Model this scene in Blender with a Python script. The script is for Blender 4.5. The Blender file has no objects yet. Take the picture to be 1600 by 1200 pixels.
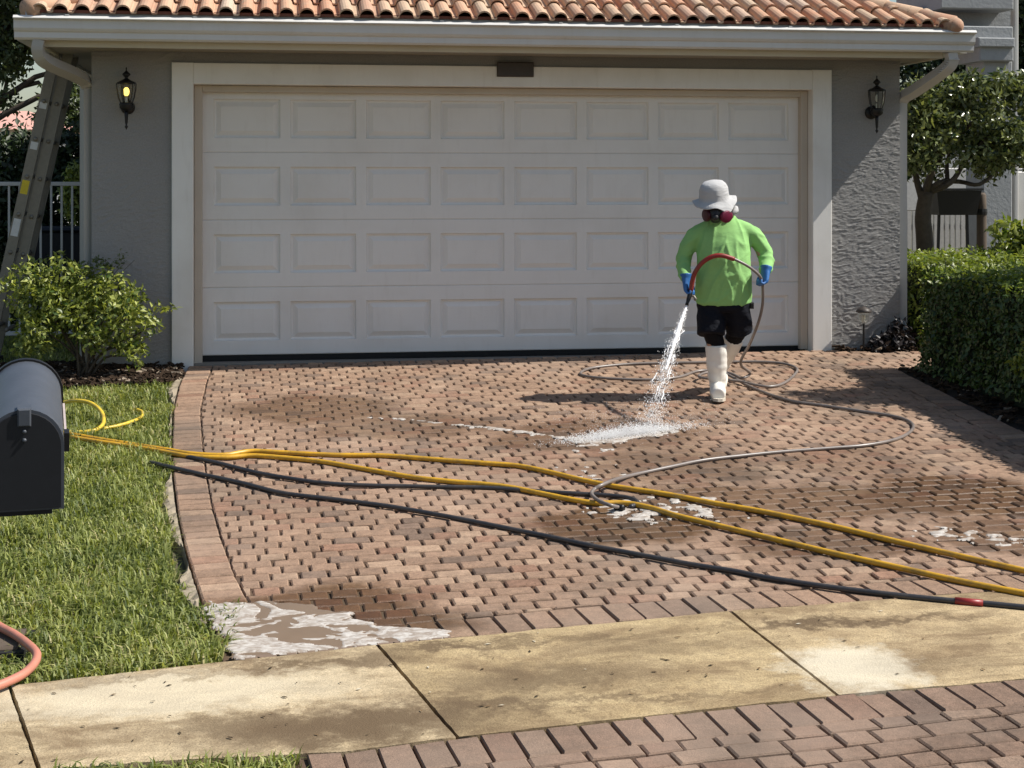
import bpy, math, random
import numpy as np
from mathutils import Vector, Matrix, Quaternion, noise
random.seed(7); np.random.seed(7)
SC = bpy.context.scene
COL = SC.collection

# ------------------------------------------------------------------ camera, world, sun, exposure
F = 2400.0; Y0 = 285.0                      # focal length and horizon row of the 1600 x 1200 photograph
CAM = Vector((-1.9, -12.27, 1.45)); TH = math.radians(8.8)
RV = Vector((math.cos(TH), -math.sin(TH), 0)); FV = Vector((math.sin(TH), math.cos(TH), 0))
cd = bpy.data.cameras.new('camera'); cam = bpy.data.objects.new('camera', cd); COL.objects.link(cam)
cam.location = CAM; cam.rotation_euler = (math.pi/2, 0, -TH)
cd.sensor_width = 36; cd.lens = F/1600*36; cd.shift_y = -(600-Y0)/1600; cd.clip_end = 600; cd.clip_start = 0.05
SC.camera = cam
SUN = Vector((1.0, -0.20, 1.20)).normalized()
w = bpy.data.worlds.new('World'); SC.world = w; w.use_nodes = True
nt = w.node_tree; bg = nt.nodes['Background']; sk = nt.nodes.new('ShaderNodeTexSky'); sk.sky_type = 'NISHITA'
sk.sun_disc = False; sk.sun_elevation = math.asin(SUN.z); sk.sun_rotation = math.atan2(SUN.x, SUN.y)
sk.air_density = 1.2; sk.dust_density = 1.0
nt.links.new(sk.outputs[0], bg.inputs[0]); bg.inputs[1].default_value = 0.078
sd = bpy.data.lights.new('sun', 'SUN'); sd.energy = 5.0; sd.angle = math.radians(0.53); sd.color = (1.0, 0.95, 0.87)
so = bpy.data.objects.new('sun', sd); COL.objects.link(so); so.location = (8, -6, 12)
so.rotation_euler = (-SUN).to_track_quat('-Z', 'Y').to_euler()
vs = SC.view_settings; vs.view_transform = 'Standard'; vs.look = 'None'; vs.exposure = 0.42; vs.gamma = 1.0; vs.use_curve_mapping = False

# ------------------------------------------------------------------ layout helpers
def gz(x, y):                                # height of the paved ground
    d = max(0.0, -y); xc = max(-4.0, min(4.0, x))
    b = 0.038 + 0.0077*xc
    if d < 6.3: return b - (0.072*d - 0.0025*d*d)
    return b - 0.354375 - min(d-6.3, 2.6)*0.03
def ray(u, v):
    return RV*((u-800)/F) + FV + Vector((0, 0, (Y0-v)/F))
def at(u, v, d): return CAM + ray(u, v)*d     # point at depth d
def onY(u, v, y):
    r = ray(u, v); return CAM + r*((y-CAM.y)/r.y)
def gp(u, v, off=0.0):
    r = ray(u, v); a, b = 3.0, 60.0
    t = a
    while t < b:
        p = CAM + r*t
        if p.z < gz(p.x, p.y)+off: break
        t += 0.02
    lo, hi = t-0.02, t
    for _ in range(14):
        m = (lo+hi)/2; p = CAM + r*m
        if p.z < gz(p.x, p.y)+off: hi = m
        else: lo = m
    return CAM + r*hi
def lerp_pts(pts, t):                         # pts sorted by first coordinate -> second
    if t <= pts[0][0]: return pts[0][1]
    for (a, b), (c, d) in zip(pts, pts[1:]):
        if t <= c: return b + (d-b)*(t-a)/(c-a)
    return pts[-1][1]
def catmull(P, n=6):
    P = [Vector(p) for p in P]; out = []
    Q = [P[0]*2-P[1]] + P + [P[-1]*2-P[-2]]
    for i in range(1, len(Q)-2):
        a, b, c, d = Q[i-1], Q[i], Q[i+1], Q[i+2]
        for k in range(n):
            t = k/n
            out.append(0.5*((2*b)+(c-a)*t+(2*a-5*b+4*c-d)*t*t+(3*b-a-3*c+d)*t**3))
    out.append(P[-1]); return out

# ------------------------------------------------------------------ object helpers
def tag(o, label=None, cat=None, group=None, kind=None):
    if label: o['label'] = label
    if cat: o['category'] = cat
    if group: o['group'] = group
    if kind: o['kind'] = kind
    return o
def link(name, me, parent=None):
    o = bpy.data.objects.new(name, me); COL.objects.link(o)
    if parent is not None: o.parent = parent
    return o
def mesh(name, V, Fc, mat, smooth=False):
    me = bpy.data.meshes.new(name); me.from_pydata([tuple(v) for v in V], [], Fc); me.materials.append(mat)
    if smooth: me.polygons.foreach_set('use_smooth', [True]*len(me.polygons))
    me.update(); return me
def obj(name, B, mat, parent=None, smooth=False):
    return link(name, mesh(name, B[0], B[1], mat, smooth), parent)
def empty(name, loc, rz=0.0):
    o = bpy.data.objects.new(name, None); COL.objects.link(o); o.location = loc; o.rotation_euler = (0, 0, rz); o.empty_display_size = 0.1
    return o
def B(): return ([], [])
def add(b, V, Fc):
    n = len(b[0]); b[0].extend([Vector(v) for v in V]); b[1].extend([tuple(i+n for i in f) for f in Fc]); return b
def box(b, x0, x1, y0, y1, z0, z1):
    V = [(x0,y0,z0),(x1,y0,z0),(x1,y1,z0),(x0,y1,z0),(x0,y0,z1),(x1,y0,z1),(x1,y1,z1),(x0,y1,z1)]
    return add(b, V, [(0,3,2,1),(4,5,6,7),(0,1,5,4),(1,2,6,5),(2,3,7,6),(3,0,4,7)])
def bbox(b, x0, x1, y0, y1, z0, z1, c=0.004):  # box with its front (-y) edges chamfered
    V = [(x0,y0+c,z0),(x1,y0+c,z0),(x1,y0+c,z1),(x0,y0+c,z1),(x0+c,y0,z0+c),(x1-c,y0,z0+c),(x1-c,y0,z1-c),(x0+c,y0,z1-c),(x0,y1,z0),(x1,y1,z0),(x1,y1,z1),(x0,y1,z1)]
    return add(b, V, [(4,5,6,7),(0,1,5,4),(1,2,6,5),(2,3,7,6),(3,0,4,7),(8,9,1,0),(9,10,2,1),(10,11,3,2),(11,8,0,3),(11,10,9,8)])
def tube(b, P, rad, sides=8, caps=True, sq=None, up=Vector((0,0,1))):
    P = [Vector(p) for p in P]; n = len(P); n0 = len(b[0])
    if not isinstance(rad, (list, tuple)): rad = [rad]*n
    T = [(P[min(i+1,n-1)]-P[max(i-1,0)]).normalized() for i in range(n)]
    a = up.cross(T[0])
    if a.length < 1e-3: a = Vector((1,0,0)).cross(T[0])
    a.normalize()
    for i in range(n):
        if i: a = (T[i-1].rotation_difference(T[i])) @ a
        a = (a - T[i]*a.dot(T[i])).normalized(); c = T[i].cross(a)
        r = rad[i]; ra, rb = r if isinstance(r, (list, tuple)) else (r, r)
        for k in range(sides):
            t = 2*math.pi*(k+0.5)/sides; x, y = math.cos(t), math.sin(t)
            if sq: m = max(abs(x), abs(y)); x, y = x/m, y/m
            b[0].append(P[i] + a*(x*ra) + c*(y*rb))
    for i in range(n-1):
        for k in range(sides):
            k2 = (k+1) % sides
            b[1].append((n0+i*sides+k, n0+i*sides+k2, n0+(i+1)*sides+k2, n0+(i+1)*sides+k))
    if caps:
        b[1].append(tuple(n0+k for k in range(sides))[::-1]); b[1].append(tuple(n0+(n-1)*sides+k for k in range(sides)))
    return b
def lathe(b, prof, c=(0,0,0), seg=16, caps=True, sx=1.0, sy=1.0):
    n0 = len(b[0]); c = Vector(c)
    for r, z in prof:
        for k in range(seg):
            t = 2*math.pi*k/seg; b[0].append(c + Vector((r*sx*math.cos(t), r*sy*math.sin(t), z)))
    for i in range(len(prof)-1):
        for k in range(seg):
            k2 = (k+1) % seg; b[1].append((n0+i*seg+k, n0+i*seg+k2, n0+(i+1)*seg+k2, n0+(i+1)*seg+k))
    if caps:
        b[1].append(tuple(n0+k for k in range(seg))[::-1]); b[1].append(tuple(n0+(len(prof)-1)*seg+k for k in range(seg)))
    return b
def extrude_x(b, prof, x0, x1, caps=True):     # prof: list of (y,z), closed
    n0 = len(b[0]); n = len(prof)
    for x in (x0, x1):
        for y, z in prof: b[0].append(Vector((x, y, z)))
    for i in range(n):
        j = (i+1) % n; b[1].append((n0+i, n0+j, n0+n+j, n0+n+i))
    if caps: b[1].append(tuple(n0+i for i in range(n))[::-1]); b[1].append(tuple(n0+n+i for i in range(n)))
    return b
def xf(b, M, start=0):
    for i in range(start, len(b[0])): b[0][i] = M @ b[0][i]
    return b
def sphere(b, c, r, seg=10, rings=7):
    if not isinstance(r, (tuple, list)): r = (r, r, r)
    n0 = len(b[0]); c = Vector(c)
    for i in range(1, rings):
        t = math.pi*i/rings
        for k in range(seg):
            p = 2*math.pi*k/seg
            b[0].append(c+Vector((r[0]*math.sin(t)*math.cos(p), r[1]*math.sin(t)*math.sin(p), r[2]*math.cos(t))))
    for i in range(rings-2):
        for k in range(seg):
            k2 = (k+1) % seg; b[1].append((n0+i*seg+k, n0+(i+1)*seg+k, n0+(i+1)*seg+k2, n0+i*seg+k2))
    b[1].append(tuple(n0+k for k in range(seg))); b[1].append(tuple(n0+(rings-2)*seg+k for k in range(seg))[::-1])
    return b
def fuse(name, b, mat, parent, voxel, smooth_it=4, disp=None):   # one continuous skin from overlapping pieces
    me = mesh(name+'_raw', b[0], b[1], mat); o = bpy.data.objects.new(name+'_raw', me); COL.objects.link(o)
    m = o.modifiers.new('r', 'REMESH'); m.mode = 'VOXEL'; m.voxel_size = voxel
    s = o.modifiers.new('s', 'SMOOTH'); s.iterations = smooth_it; s.factor = 0.5
    dg = bpy.context.evaluated_depsgraph_get(); dg.update()
    nm = bpy.data.meshes.new_from_object(o.evaluated_get(dg)); nm.name = name
    bpy.data.objects.remove(o); bpy.data.meshes.remove(me)
    if disp:
        co = [v.co.copy() for v in nm.vertices]; no = [v.normal.copy() for v in nm.vertices]
        for v, c, n in zip(nm.vertices, co, no): v.co = c + n*disp(c)
    nm.materials.clear(); nm.materials.append(mat)
    nm.polygons.foreach_set('use_smooth', [True]*len(nm.polygons)); nm.update()
    return link(name, nm, parent)

# ------------------------------------------------------------------ materials
class N:
    def __init__(s, name):
        s.m = bpy.data.materials.new(name); s.m.use_nodes = True; s.t = s.m.node_tree; s.b = s.t.nodes['Principled BSDF']
    def n(s, typ, **kw):
        x = s.t.nodes.new('ShaderNode'+typ)
        for k, v in kw.items():
            if k.startswith('i_'):
                k = k[2:]; k = int(k) if k.isdigit() else k.replace('_', ' ')
                if hasattr(v, 'is_output') or hasattr(v, 'links'): s.t.links.new(v, x.inputs[k])
                else: x.inputs[k].default_value = v
            else: setattr(x, k, v)
        return x
    def l(s, a, b): s.t.links.new(a, b)
    def pos(s): return s.n('NewGeometry').outputs['Position']
    def objc(s): return s.n('TexCoord').outputs['Object']
    def noise(s, vec, scale, detail=4, rough=0.55, dist=0.0):
        x = s.n('TexNoise', i_Scale=scale, i_Detail=detail, i_Roughness=rough, i_Distortion=dist); s.l(vec, x.inputs['Vector']); return x.outputs['Fac']
    def ramp(s, fac, stops, interp='LINEAR'):
        x = s.n('ValToRGB'); s.l(fac, x.inputs[0]); e = x.color_ramp.elements; x.color_ramp.interpolation = interp
        while len(e) < len(stops): e.new(0.5)
        for el, (p, c) in zip(e, stops):
            el.position = p; el.color = (c[0], c[1], c[2], 1) if isinstance(c, (tuple, list)) else (c, c, c, 1)
        return x.outputs[0]
    def mix(s, fac, a, b, mode='MIX'):
        x = s.n('MixRGB', blend_type=mode)
        for k, v in ((0, fac), (1, a), (2, b)):
            if hasattr(v, 'links'): s.l(v, x.inputs[k])
            elif k and not isinstance(v, float): x.inputs[k].default_value = (v[0], v[1], v[2], 1)
            else: x.inputs[k].default_value = v if k == 0 else (v, v, v, 1)
        return x.outputs[0]
    def math(s, op, a, b=0.0):
        x = s.n('Math', operation=op)
        for k, v in ((0, a), (1, b)):
            if hasattr(v, 'links'): s.l(v, x.inputs[k])
            else: x.inputs[k].default_value = v
        return x.outputs[0]
    def vscale(s, vec, sc):
        x = s.n('Mapping'); s.l(vec, x.inputs[0]); x.inputs['Scale'].default_value = sc; return x.outputs[0]
    def bump(s, h, strength, dist=0.01):
        x = s.n('Bump', i_Strength=strength, i_Distance=dist); s.l(h, x.inputs['Height']); s.l(x.outputs[0], s.b.inputs['Normal'])
    def color(s, c): s.l(c, s.b.inputs['Base Color'])
    def set(s, **kw):
        for k, v in kw.items():
            k = {'rough': 'Roughness', 'metal': 'Metallic', 'spec': 'Specular IOR Level', 'col': 'Base Color'}.get(k, k)
            if hasattr(v, 'links'): s.l(v, s.b.inputs[k])
            elif k == 'Base Color': s.b.inputs[k].default_value = (v[0], v[1], v[2], 1)
            else: s.b.inputs[k].default_value = v
        return s
def plain(name, c, rough=0.6, metal=0.0, var=0.25, scale=30, bump=0.0, spec=0.4):
    k = N(name); o = k.objc(); f = k.noise(o, scale)
    k.color(k.mix(f, [x*(1-var) for x in c], [min(1, x*(1+var)) for x in c])); k.set(rough=rough, metal=metal, spec=spec)
    if bump: k.bump(k.noise(o, scale*3), bump)
    return k.m

BLOBS = [  # wet patches on the drive: x, y, rx, ry, strength
    (-1.635, -1.737, 0.62, 0.45, 0.75),
    (-1.033, -2.334, 0.7, 0.36, 0.6),
    (0.097, -2.794, 0.75, 0.45, 0.75),
    (0.405, -3.659, 0.6, 0.45, 0.6),
    (-0.214, -4.81, 0.44, 0.4, 1.0),
    (0.487, -4.51, 0.55, 0.45, 0.85),
    (1.089, -4.585, 0.5, 0.42, 0.9),
    (1.683, -4.529, 0.55, 0.5, 1.0),
    (0.697, -5.265, 0.5, 0.26, 0.75),
    (1.644, -5.256, 0.4, 0.3, 0.8),
    (1.506, -3.714, 0.5, 0.4, 0.45),
    (-1.75, -6.0, 0.62, 0.42, 1.0)]
def wet_py(x, y):
    wx = x + 0.25*noise.noise(Vector((x*2.2, y*2.2, 3))); wy = y + 0.2*noise.noise(Vector((x*2.2, y*2.2, 9)))
    m = 0.0
    for bx, by, rx, ry, s in BLOBS:
        d = math.hypot((wx-bx)/rx, (wy-by)/ry); m = max(m, s*max(0, min(1, (1.15-d)/0.35)))
    return m
def wet_mask(k, p):
    nn = k.n('TexNoise', i_Scale=2.3, i_Detail=4.0, i_Roughness=0.6); k.l(p, nn.inputs['Vector'])
    sub = k.n('VectorMath', operation='SUBTRACT'); k.l(nn.outputs['Color'], sub.inputs[0]); sub.inputs[1].default_value = (0.5, 0.5, 0.5)
    sc = k.n('VectorMath', operation='SCALE'); k.l(sub.outputs[0], sc.inputs[0]); sc.inputs['Scale'].default_value = 0.75
    ad = k.n('VectorMath', operation='ADD'); k.l(p, ad.inputs[0]); k.l(sc.outputs[0], ad.inputs[1])
    cur = None
    for bx, by, rx, ry, s in BLOBS:
        a = k.n('VectorMath', operation='SUBTRACT'); k.l(ad.outputs[0], a.inputs[0]); a.inputs[1].default_value = (bx, by, 0)
        m = k.n('VectorMath', operation='MULTIPLY'); k.l(a.outputs[0], m.inputs[0]); m.inputs[1].default_value = (1/rx, 1/ry, 0)
        le = k.n('VectorMath', operation='LENGTH'); k.l(m.outputs[0], le.inputs[0])
        mr = k.n('MapRange'); k.l(le.outputs['Value'], mr.inputs[0]); mr.inputs[1].default_value = 1.12; mr.inputs[2].default_value = 0.78; mr.inputs[3].default_value = 0; mr.inputs[4].default_value = s
        cur = mr.outputs[0] if cur is None else k.math('MAXIMUM', cur, mr.outputs[0])
    return cur
def paver_mat():
    k = N('paver'); p = k.pos()
    at_ = k.n('Attribute', attribute_name='tint'); c = at_.outputs['Color']
    sp = k.noise(p, 240, 3, 0.7); c = k.mix(0.8, c, k.ramp(sp, [(0.28, 0.55), (0.5, 1.0), (0.72, 1.35)]), 'MULTIPLY')
    c = k.mix(0.65, c, k.ramp(k.noise(p, 95, 4, 0.75), [(0.3, 0.6), (0.5, 1.0), (0.7, 1.35)]), 'MULTIPLY')
    md = k.noise(p, 26, 4); c = k.mix(0.7, c, k.ramp(md, [(0.3, 0.7), (0.7, 1.25)]), 'MULTIPLY')
    gr = k.noise(p, 1.1, 5, 0.6); c = k.mix(k.ramp(gr, [(0.50, 0.0), (0.72, 0.6)]), c, (0.125, 0.10, 0.078))
    pal = k.noise(k.vscale(p, (1, 1, 1)), 0.9, 3); c = k.mix(k.ramp(pal, [(0.5, 0.0), (0.72, 0.35)]), c, (0.50, 0.36, 0.27))
    wm = wet_mask(k, p)
    wc = k.mix(1.0, c, (0.43, 0.35, 0.25), 'MULTIPLY'); c = k.mix(wm, c, wc)
    k.color(c); k.set(rough=k.ramp(wm, [(0.0, 0.85), (1.0, 0.38)]), spec=0.35)
    k.bump(k.noise(p, 120, 4, 0.75), 0.6, 0.006)
    return k.m
def joint_mat():
    k = N('joint_sand'); p = k.pos(); f = k.noise(p, 60, 4)
    c = k.mix(f, (0.065, 0.043, 0.030), (0.14, 0.093, 0.064)); wm = wet_mask(k, p)
    c = k.mix(wm, c, (0.085, 0.058, 0.036)); k.color(c); k.set(rough=0.9, spec=0.2); return k.m
def concrete_mat():
    k = N('sidewalk_concrete'); p = k.pos()
    f = k.noise(p, 7, 6, 0.65); c = k.mix(f, (0.335, 0.247, 0.138), (0.54, 0.44, 0.285))
    s = k.noise(p, 150, 3, 0.7); c = k.mix(0.7, c, k.ramp(s, [(0.3, 0.42), (0.5, 1.0), (0.72, 1.42)]), 'MULTIPLY')
    c = k.mix(0.8, c, k.ramp(k.noise(p, 48, 5, 0.75), [(0.3, 0.6), (0.5, 1.0), (0.7, 1.25)]), 'MULTIPLY')
    tint = k.n('Attribute', attribute_name='tint').outputs['Color']; c = k.mix(1.0, c, tint, 'MULTIPLY')
    c = k.mix(k.ramp(k.noise(p, 24, 6, 0.72), [(0.50, 0.0), (0.68, 0.55)]), c, (0.21, 0.16, 0.10))
    st = k.noise(k.vscale(p, (1.3, 2.6, 1)), 1.5, 6, 0.68, 0.5)
    c = k.mix(k.ramp(st, [(0.45, 0.0), (0.64, 0.78)]), c, (0.165, 0.110, 0.062))
    st2 = k.noise(k.vscale(p, (2.0, 9, 1)), 1.6, 5, 0.65); c = k.mix(k.ramp(st2, [(0.54, 0.0), (0.70, 0.55)]), c, (0.20, 0.145, 0.08))
    # the scrubbed pale patch and the dark runs have a shape of their own
    def blob(cx, cy, rx, ry, lo, hi):
        nn = k.n('TexNoise', i_Scale=7.0, i_Detail=8.0, i_Roughness=0.72); k.l(p, nn.inputs['Vector'])
        sub = k.n('VectorMath', operation='SUBTRACT'); k.l(nn.outputs['Color'], sub.inputs[0]); sub.inputs[1].default_value = (0.5, 0.5, 0.5)
        sc = k.n('VectorMath', operation='SCALE'); k.l(sub.outputs[0], sc.inputs[0]); sc.inputs['Scale'].default_value = 0.55
        ad = k.n('VectorMath', operation='ADD'); k.l(p, ad.inputs[0]); k.l(sc.outputs[0], ad.inputs[1])
        a = k.n('VectorMath', operation='SUBTRACT'); k.l(ad.outputs[0], a.inputs[0]); a.inputs[1].default_value = (cx, cy, 0)
        m = k.n('VectorMath', operation='MULTIPLY'); k.l(a.outputs[0], m.inputs[0]); m.inputs[1].default_value = (1/rx, 1/ry, 0)
        le = k.n('VectorMath', operation='LENGTH'); k.l(m.outputs[0], le.inputs[0])
        mr = k.n('MapRange'); k.l(le.outputs['Value'], mr.inputs[0]); mr.inputs[1].default_value = hi; mr.inputs[2].default_value = lo; return mr.outputs[0]
    g = gp(1340, 1045); c = k.mix(k.math('MULTIPLY', blob(g.x, g.y, 0.26, 0.30, 0.55, 1.1), 0.72), c, (0.66, 0.60, 0.47))
    g = gp(250, 1085); c = k.mix(k.math('MULTIPLY', blob(g.x, g.y, 0.75, 0.24, 0.5, 1.1), 0.6), c, (0.63, 0.56, 0.42))
    for (u, v, rx, ry, s) in ((610, 1125, .45, .17, .95), (520, 1150, .5, .14, .85), (690, 1012, .34, .07, .9), (1270, 975, .40, .07, .95), (1420, 968, .35, .05, .8), (380, 1135, .34, .13, .75), (760, 1102, .30, .09, .85), (850, 1060, .5, .16, .75), (1000, 1090, .5, .04, .6), (900, 1000, .4, .05, .6), (560, 1035, .24, .10, .75), (450, 1038, .3, .04, .7), (1050, 1010, .4, .10, .5), (240, 1060, .5, .03, .4), (1480, 1040, .3, .12, .35)):
        g = gp(u, v); c = k.mix(k.math('MULTIPLY', blob(g.x, g.y, rx, ry, 0.35, 1.25), s), c, (0.125, 0.086, 0.050))
    k.color(c); k.set(rough=0.9, spec=0.2); k.bump(k.noise(p, 110, 4, 0.7), 0.7, 0.006); return k.m
def leaf_mat(name, c1, c2, rough=0.42, trans=0.35, c3=None):
    k = N(name); a = k.n('Attribute', attribute_name='tint'); sep = k.n('SeparateColor'); k.l(a.outputs['Color'], sep.inputs[0])
    c = k.ramp(sep.outputs[0], [(0.0, c1), (1.0, c2)] if c3 is None else [(0.0, c1), (0.72, c2), (1.0, c3)])
    k.color(c); k.set(rough=rough, spec=0.5)
    tr = k.n('BsdfTranslucent'); k.l(k.mix(1.0, c, (1.5, 1.5, 0.7), 'MULTIPLY'), tr.inputs[0])
    ms = k.n('MixShader', i_0=trans); out = k.t.nodes['Material Output']
    k.l(k.b.outputs[0], ms.inputs[1]); k.l(tr.outputs[0], ms.inputs[2]); k.l(ms.outputs[0], out.inputs[0]); return k.m
def stucco_mat():
    k = N('grey_stucco'); p = k.pos()
    c = k.mix(k.noise(p, 1.6, 4), (0.25, 0.243, 0.236), (0.33, 0.323, 0.313)); c = k.mix(0.5, c, k.ramp(k.noise(p, 90, 3), [(0.3, 0.8), (0.7, 1.15)]), 'MULTIPLY')
    k.color(c); k.set(rough=0.88, spec=0.2); k.bump(k.noise(k.vscale(p, (7, 7, 22)), 4, 5, 0.6), 0.5, 0.008); return k.m
def paint_mat(name, c, dirt=(0.35, 0.30, 0.22), rough=0.5):
    k = N(name); p = k.pos(); f = k.noise(k.vscale(p, (1, 1, 1)), 2.2, 5); cc = k.mix(k.ramp(f, [(0.45, 0.0), (0.8, 0.25)]), c, dirt)
    s = k.noise(k.vscale(p, (12, 12, 2)), 2.0, 4); cc = k.mix(k.ramp(s, [(0.55, 0.0), (0.85, 0.16)]), cc, dirt)
    k.color(cc); k.set(rough=rough, spec=0.35)
    if 'door' in name: k.bump(k.noise(k.vscale(p, (2.5, 2.5, 55)), 3.0, 4, 0.6), 0.25, 0.004)
    else: k.bump(k.noise(p, 120, 2), 0.08, 0.002)
    return k.m
def tile_mat():
    k = N('clay_tile'); oi = k.n('ObjectInfo'); o = k.objc()
    c = k.ramp(oi.outputs['Random'], [(0.0, (0.46, 0.235, 0.145)), (0.3, (0.54, 0.33, 0.215)), (0.55, (0.50, 0.37, 0.26)), (0.8, (0.40, 0.215, 0.14)), (1.0, (0.56, 0.44, 0.34))])
    p = k.pos(); c = k.mix(k.ramp(k.noise(p, 14, 6, 0.7), [(0.45, 0.0), (0.7, 0.8)]), c, (0.40, 0.31, 0.22))
    c = k.mix(k.ramp(k.noise(p, 30, 5, 0.7), [(0.58, 0.0), (0.72, 0.75)]), c, (0.09, 0.075, 0.06)); k.color(c); k.set(rough=0.85, spec=0.25); k.bump(k.noise(p, 100, 3), 0.3, 0.004); return k.m
def hose_mat(name, c, rough=0.42, dirt=(0.10, 0.07, 0.04)):
    k = N(name); p = k.pos(); f = k.noise(p, 9, 5, 0.65); cc = k.mix(k.ramp(f, [(0.45, 0.0), (0.75, 0.6)]), c, dirt)
    cc = k.mix(k.ramp(k.noise(p, 45, 4), [(0.5, 0.0), (0.8, 0.35)]), cc, dirt); k.color(cc); k.set(rough=rough, spec=0.5); return k.m
def fabric_mat(name, c, rough=0.85, fold=0.35):
    k = N(name); o = k.objc(); f = k.noise(o, 5, 3); cc = k.mix(f, [x*0.82 for x in c], [min(1, x*1.12) for x in c]); k.color(cc); k.set(rough=rough, spec=0.15)
    a = k.noise(k.vscale(o, (1.0, 1.0, 2.2)), 7, 4, 0.5, 1.2); k.bump(a, fold, 0.03); return k.m

M = dict(
    paver=paver_mat(), joint=joint_mat(), concrete=concrete_mat(), stucco=stucco_mat(), tile=tile_mat(),
    trim=paint_mat('white_trim', (0.80, 0.785, 0.75)), door=paint_mat('door_paint', (0.77, 0.755, 0.73), (0.5, 0.46, 0.40), 0.42),
    moulding=paint_mat('tan_moulding', (0.52, 0.46, 0.385)), gutter=paint_mat('gutter_metal', (0.56, 0.52, 0.42), (0.38, 0.29, 0.15), 0.4),
    gutterw=paint_mat('gutter_white', (0.62, 0.615, 0.60), (0.40, 0.34, 0.24), 0.4), soffit=plain('soffit', (0.30, 0.27, 0.22)), metal=plain('grey_drip', (0.45, 0.45, 0.45), 0.5), spout=paint_mat('spout_metal', (0.40, 0.39, 0.36)), spoutw=paint_mat('spout_white', (0.52, 0.51, 0.49)),
    black=plain('black_metal', (0.008, 0.0075, 0.0075), 0.45), rubber=plain('rubber', (0.012, 0.012, 0.012), 0.8), alu=plain('aluminium', (0.22, 0.20, 0.165), 0.5, 0.35, 0.2),
    yellow=hose_mat('yellow_hose', (0.60, 0.33, 0.022)), yellow2=hose_mat('yellow_hose_pale', (0.70, 0.50, 0.05)), blackh=hose_mat('black_hose', (0.032, 0.032, 0.036), 0.38, (0.10, 0.085, 0.07)),
    greyh=hose_mat('grey_hose', (0.20, 0.17, 0.155), 0.35, (0.10, 0.085, 0.075)), redh=hose_mat('red_hose', (0.25, 0.016, 0.015)), pinkh=hose_mat('pink_hose', (0.52, 0.20, 0.14), 0.5, (0.3, 0.15, 0.1)),
    soil=plain('soil', (0.085, 0.075, 0.045), 0.95, 0, 0.4, 6), asphalt=plain('asphalt', (0.055, 0.053, 0.05), 0.9, 0, 0.3, 40, 0.5), mulch=None,
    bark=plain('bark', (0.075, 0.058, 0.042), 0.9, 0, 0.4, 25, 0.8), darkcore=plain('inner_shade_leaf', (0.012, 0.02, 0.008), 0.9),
    fence=paint_mat('fence_white', (0.62, 0.61, 0.58)), fenced=plain('fence_grey', (0.50, 0.49, 0.47), 0.6),
    shirt=fabric_mat('lime_shirt', (0.27, 0.51, 0.18), 0.85, 0.15), shorts=fabric_mat('black_shorts', (0.008, 0.009, 0.014), 0.8, 0.5), tights=fabric_mat('black_tights', (0.005, 0.005, 0.007), 0.7, 0.2),
    boot=plain('white_boot', (0.80, 0.77, 0.70), 0.35, 0, 0.1, 12), sole=plain('boot_sole', (0.55, 0.50, 0.42), 0.7), glove=plain('blue_glove', (0.03, 0.13, 0.36), 0.45, 0, 0.2, 14, 0.1), hat=fabric_mat('white_hat', (0.47, 0.47, 0.47), 0.9, 0.3),
    skin=plain('skin', (0.42, 0.24, 0.16), 0.5, 0, 0.1), mask=plain('mask_rubber', (0.02, 0.02, 0.022), 0.45), filt=plain('magenta_filter', (0.13, 0.005, 0.032), 0.5), filt_shade=plain('filter_shaded', (0.045, 0.004, 0.010), 0.5), hair=plain('hair', (0.015, 0.01, 0.008), 0.7),
    mailbox=plain('mailbox_metal', (0.062, 0.07, 0.085), 0.42, 0.0, 0.25, 14, 0.05, 0.5), flag=plain('flag_metal', (0.6, 0.5, 0.46), 0.4, 0.3), brick=plain('stone_edge', (0.27, 0.225, 0.165), 0.95, 0, 0.55, 9, 1.0),
    wood=plain('wood_post', (0.10, 0.075, 0.055), 0.85, 0, 0.3, 12), pink=plain('salmon_roof', (0.60, 0.33, 0.27), 0.9), nstucco=plain('neighbour_stucco', (0.30, 0.31, 0.315), 0.9, 0, 0.12, 10, 0.5),
    bin=plain('bin_plastic', (0.012, 0.014, 0.02), 0.6), yl=plain('yellow_label', (0.65, 0.50, 0.03), 0.5), wl=plain('white_label', (0.6, 0.6, 0.58), 0.5), bronze=plain('bronze_plaque', (0.055, 0.045, 0.04), 0.5),
)
k = N('mulch'); a_ = k.n('Attribute', attribute_name='tint'); k.color(a_.outputs['Color']); k.set(rough=0.95, spec=0.15); M['mulch'] = k.m
k = N('lamp_glass'); k.set(col=(0.9, 0.9, 0.85), rough=0.08); k.b.inputs['Transmission Weight'].default_value = 1.0; k.b.inputs['IOR'].default_value = 1.1; M['glass'] = k.m
k = N('bulb_on'); k.set(col=(1, 0.8, 0.3)); k.b.inputs['Emission Color'].default_value = (1.0, 0.72, 0.16, 1); k.b.inputs['Emission Strength'].default_value = 1.5; M['bulb'] = k.m
M['candle'] = plain('bulb_off', (0.6, 0.58, 0.5), 0.4)
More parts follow.
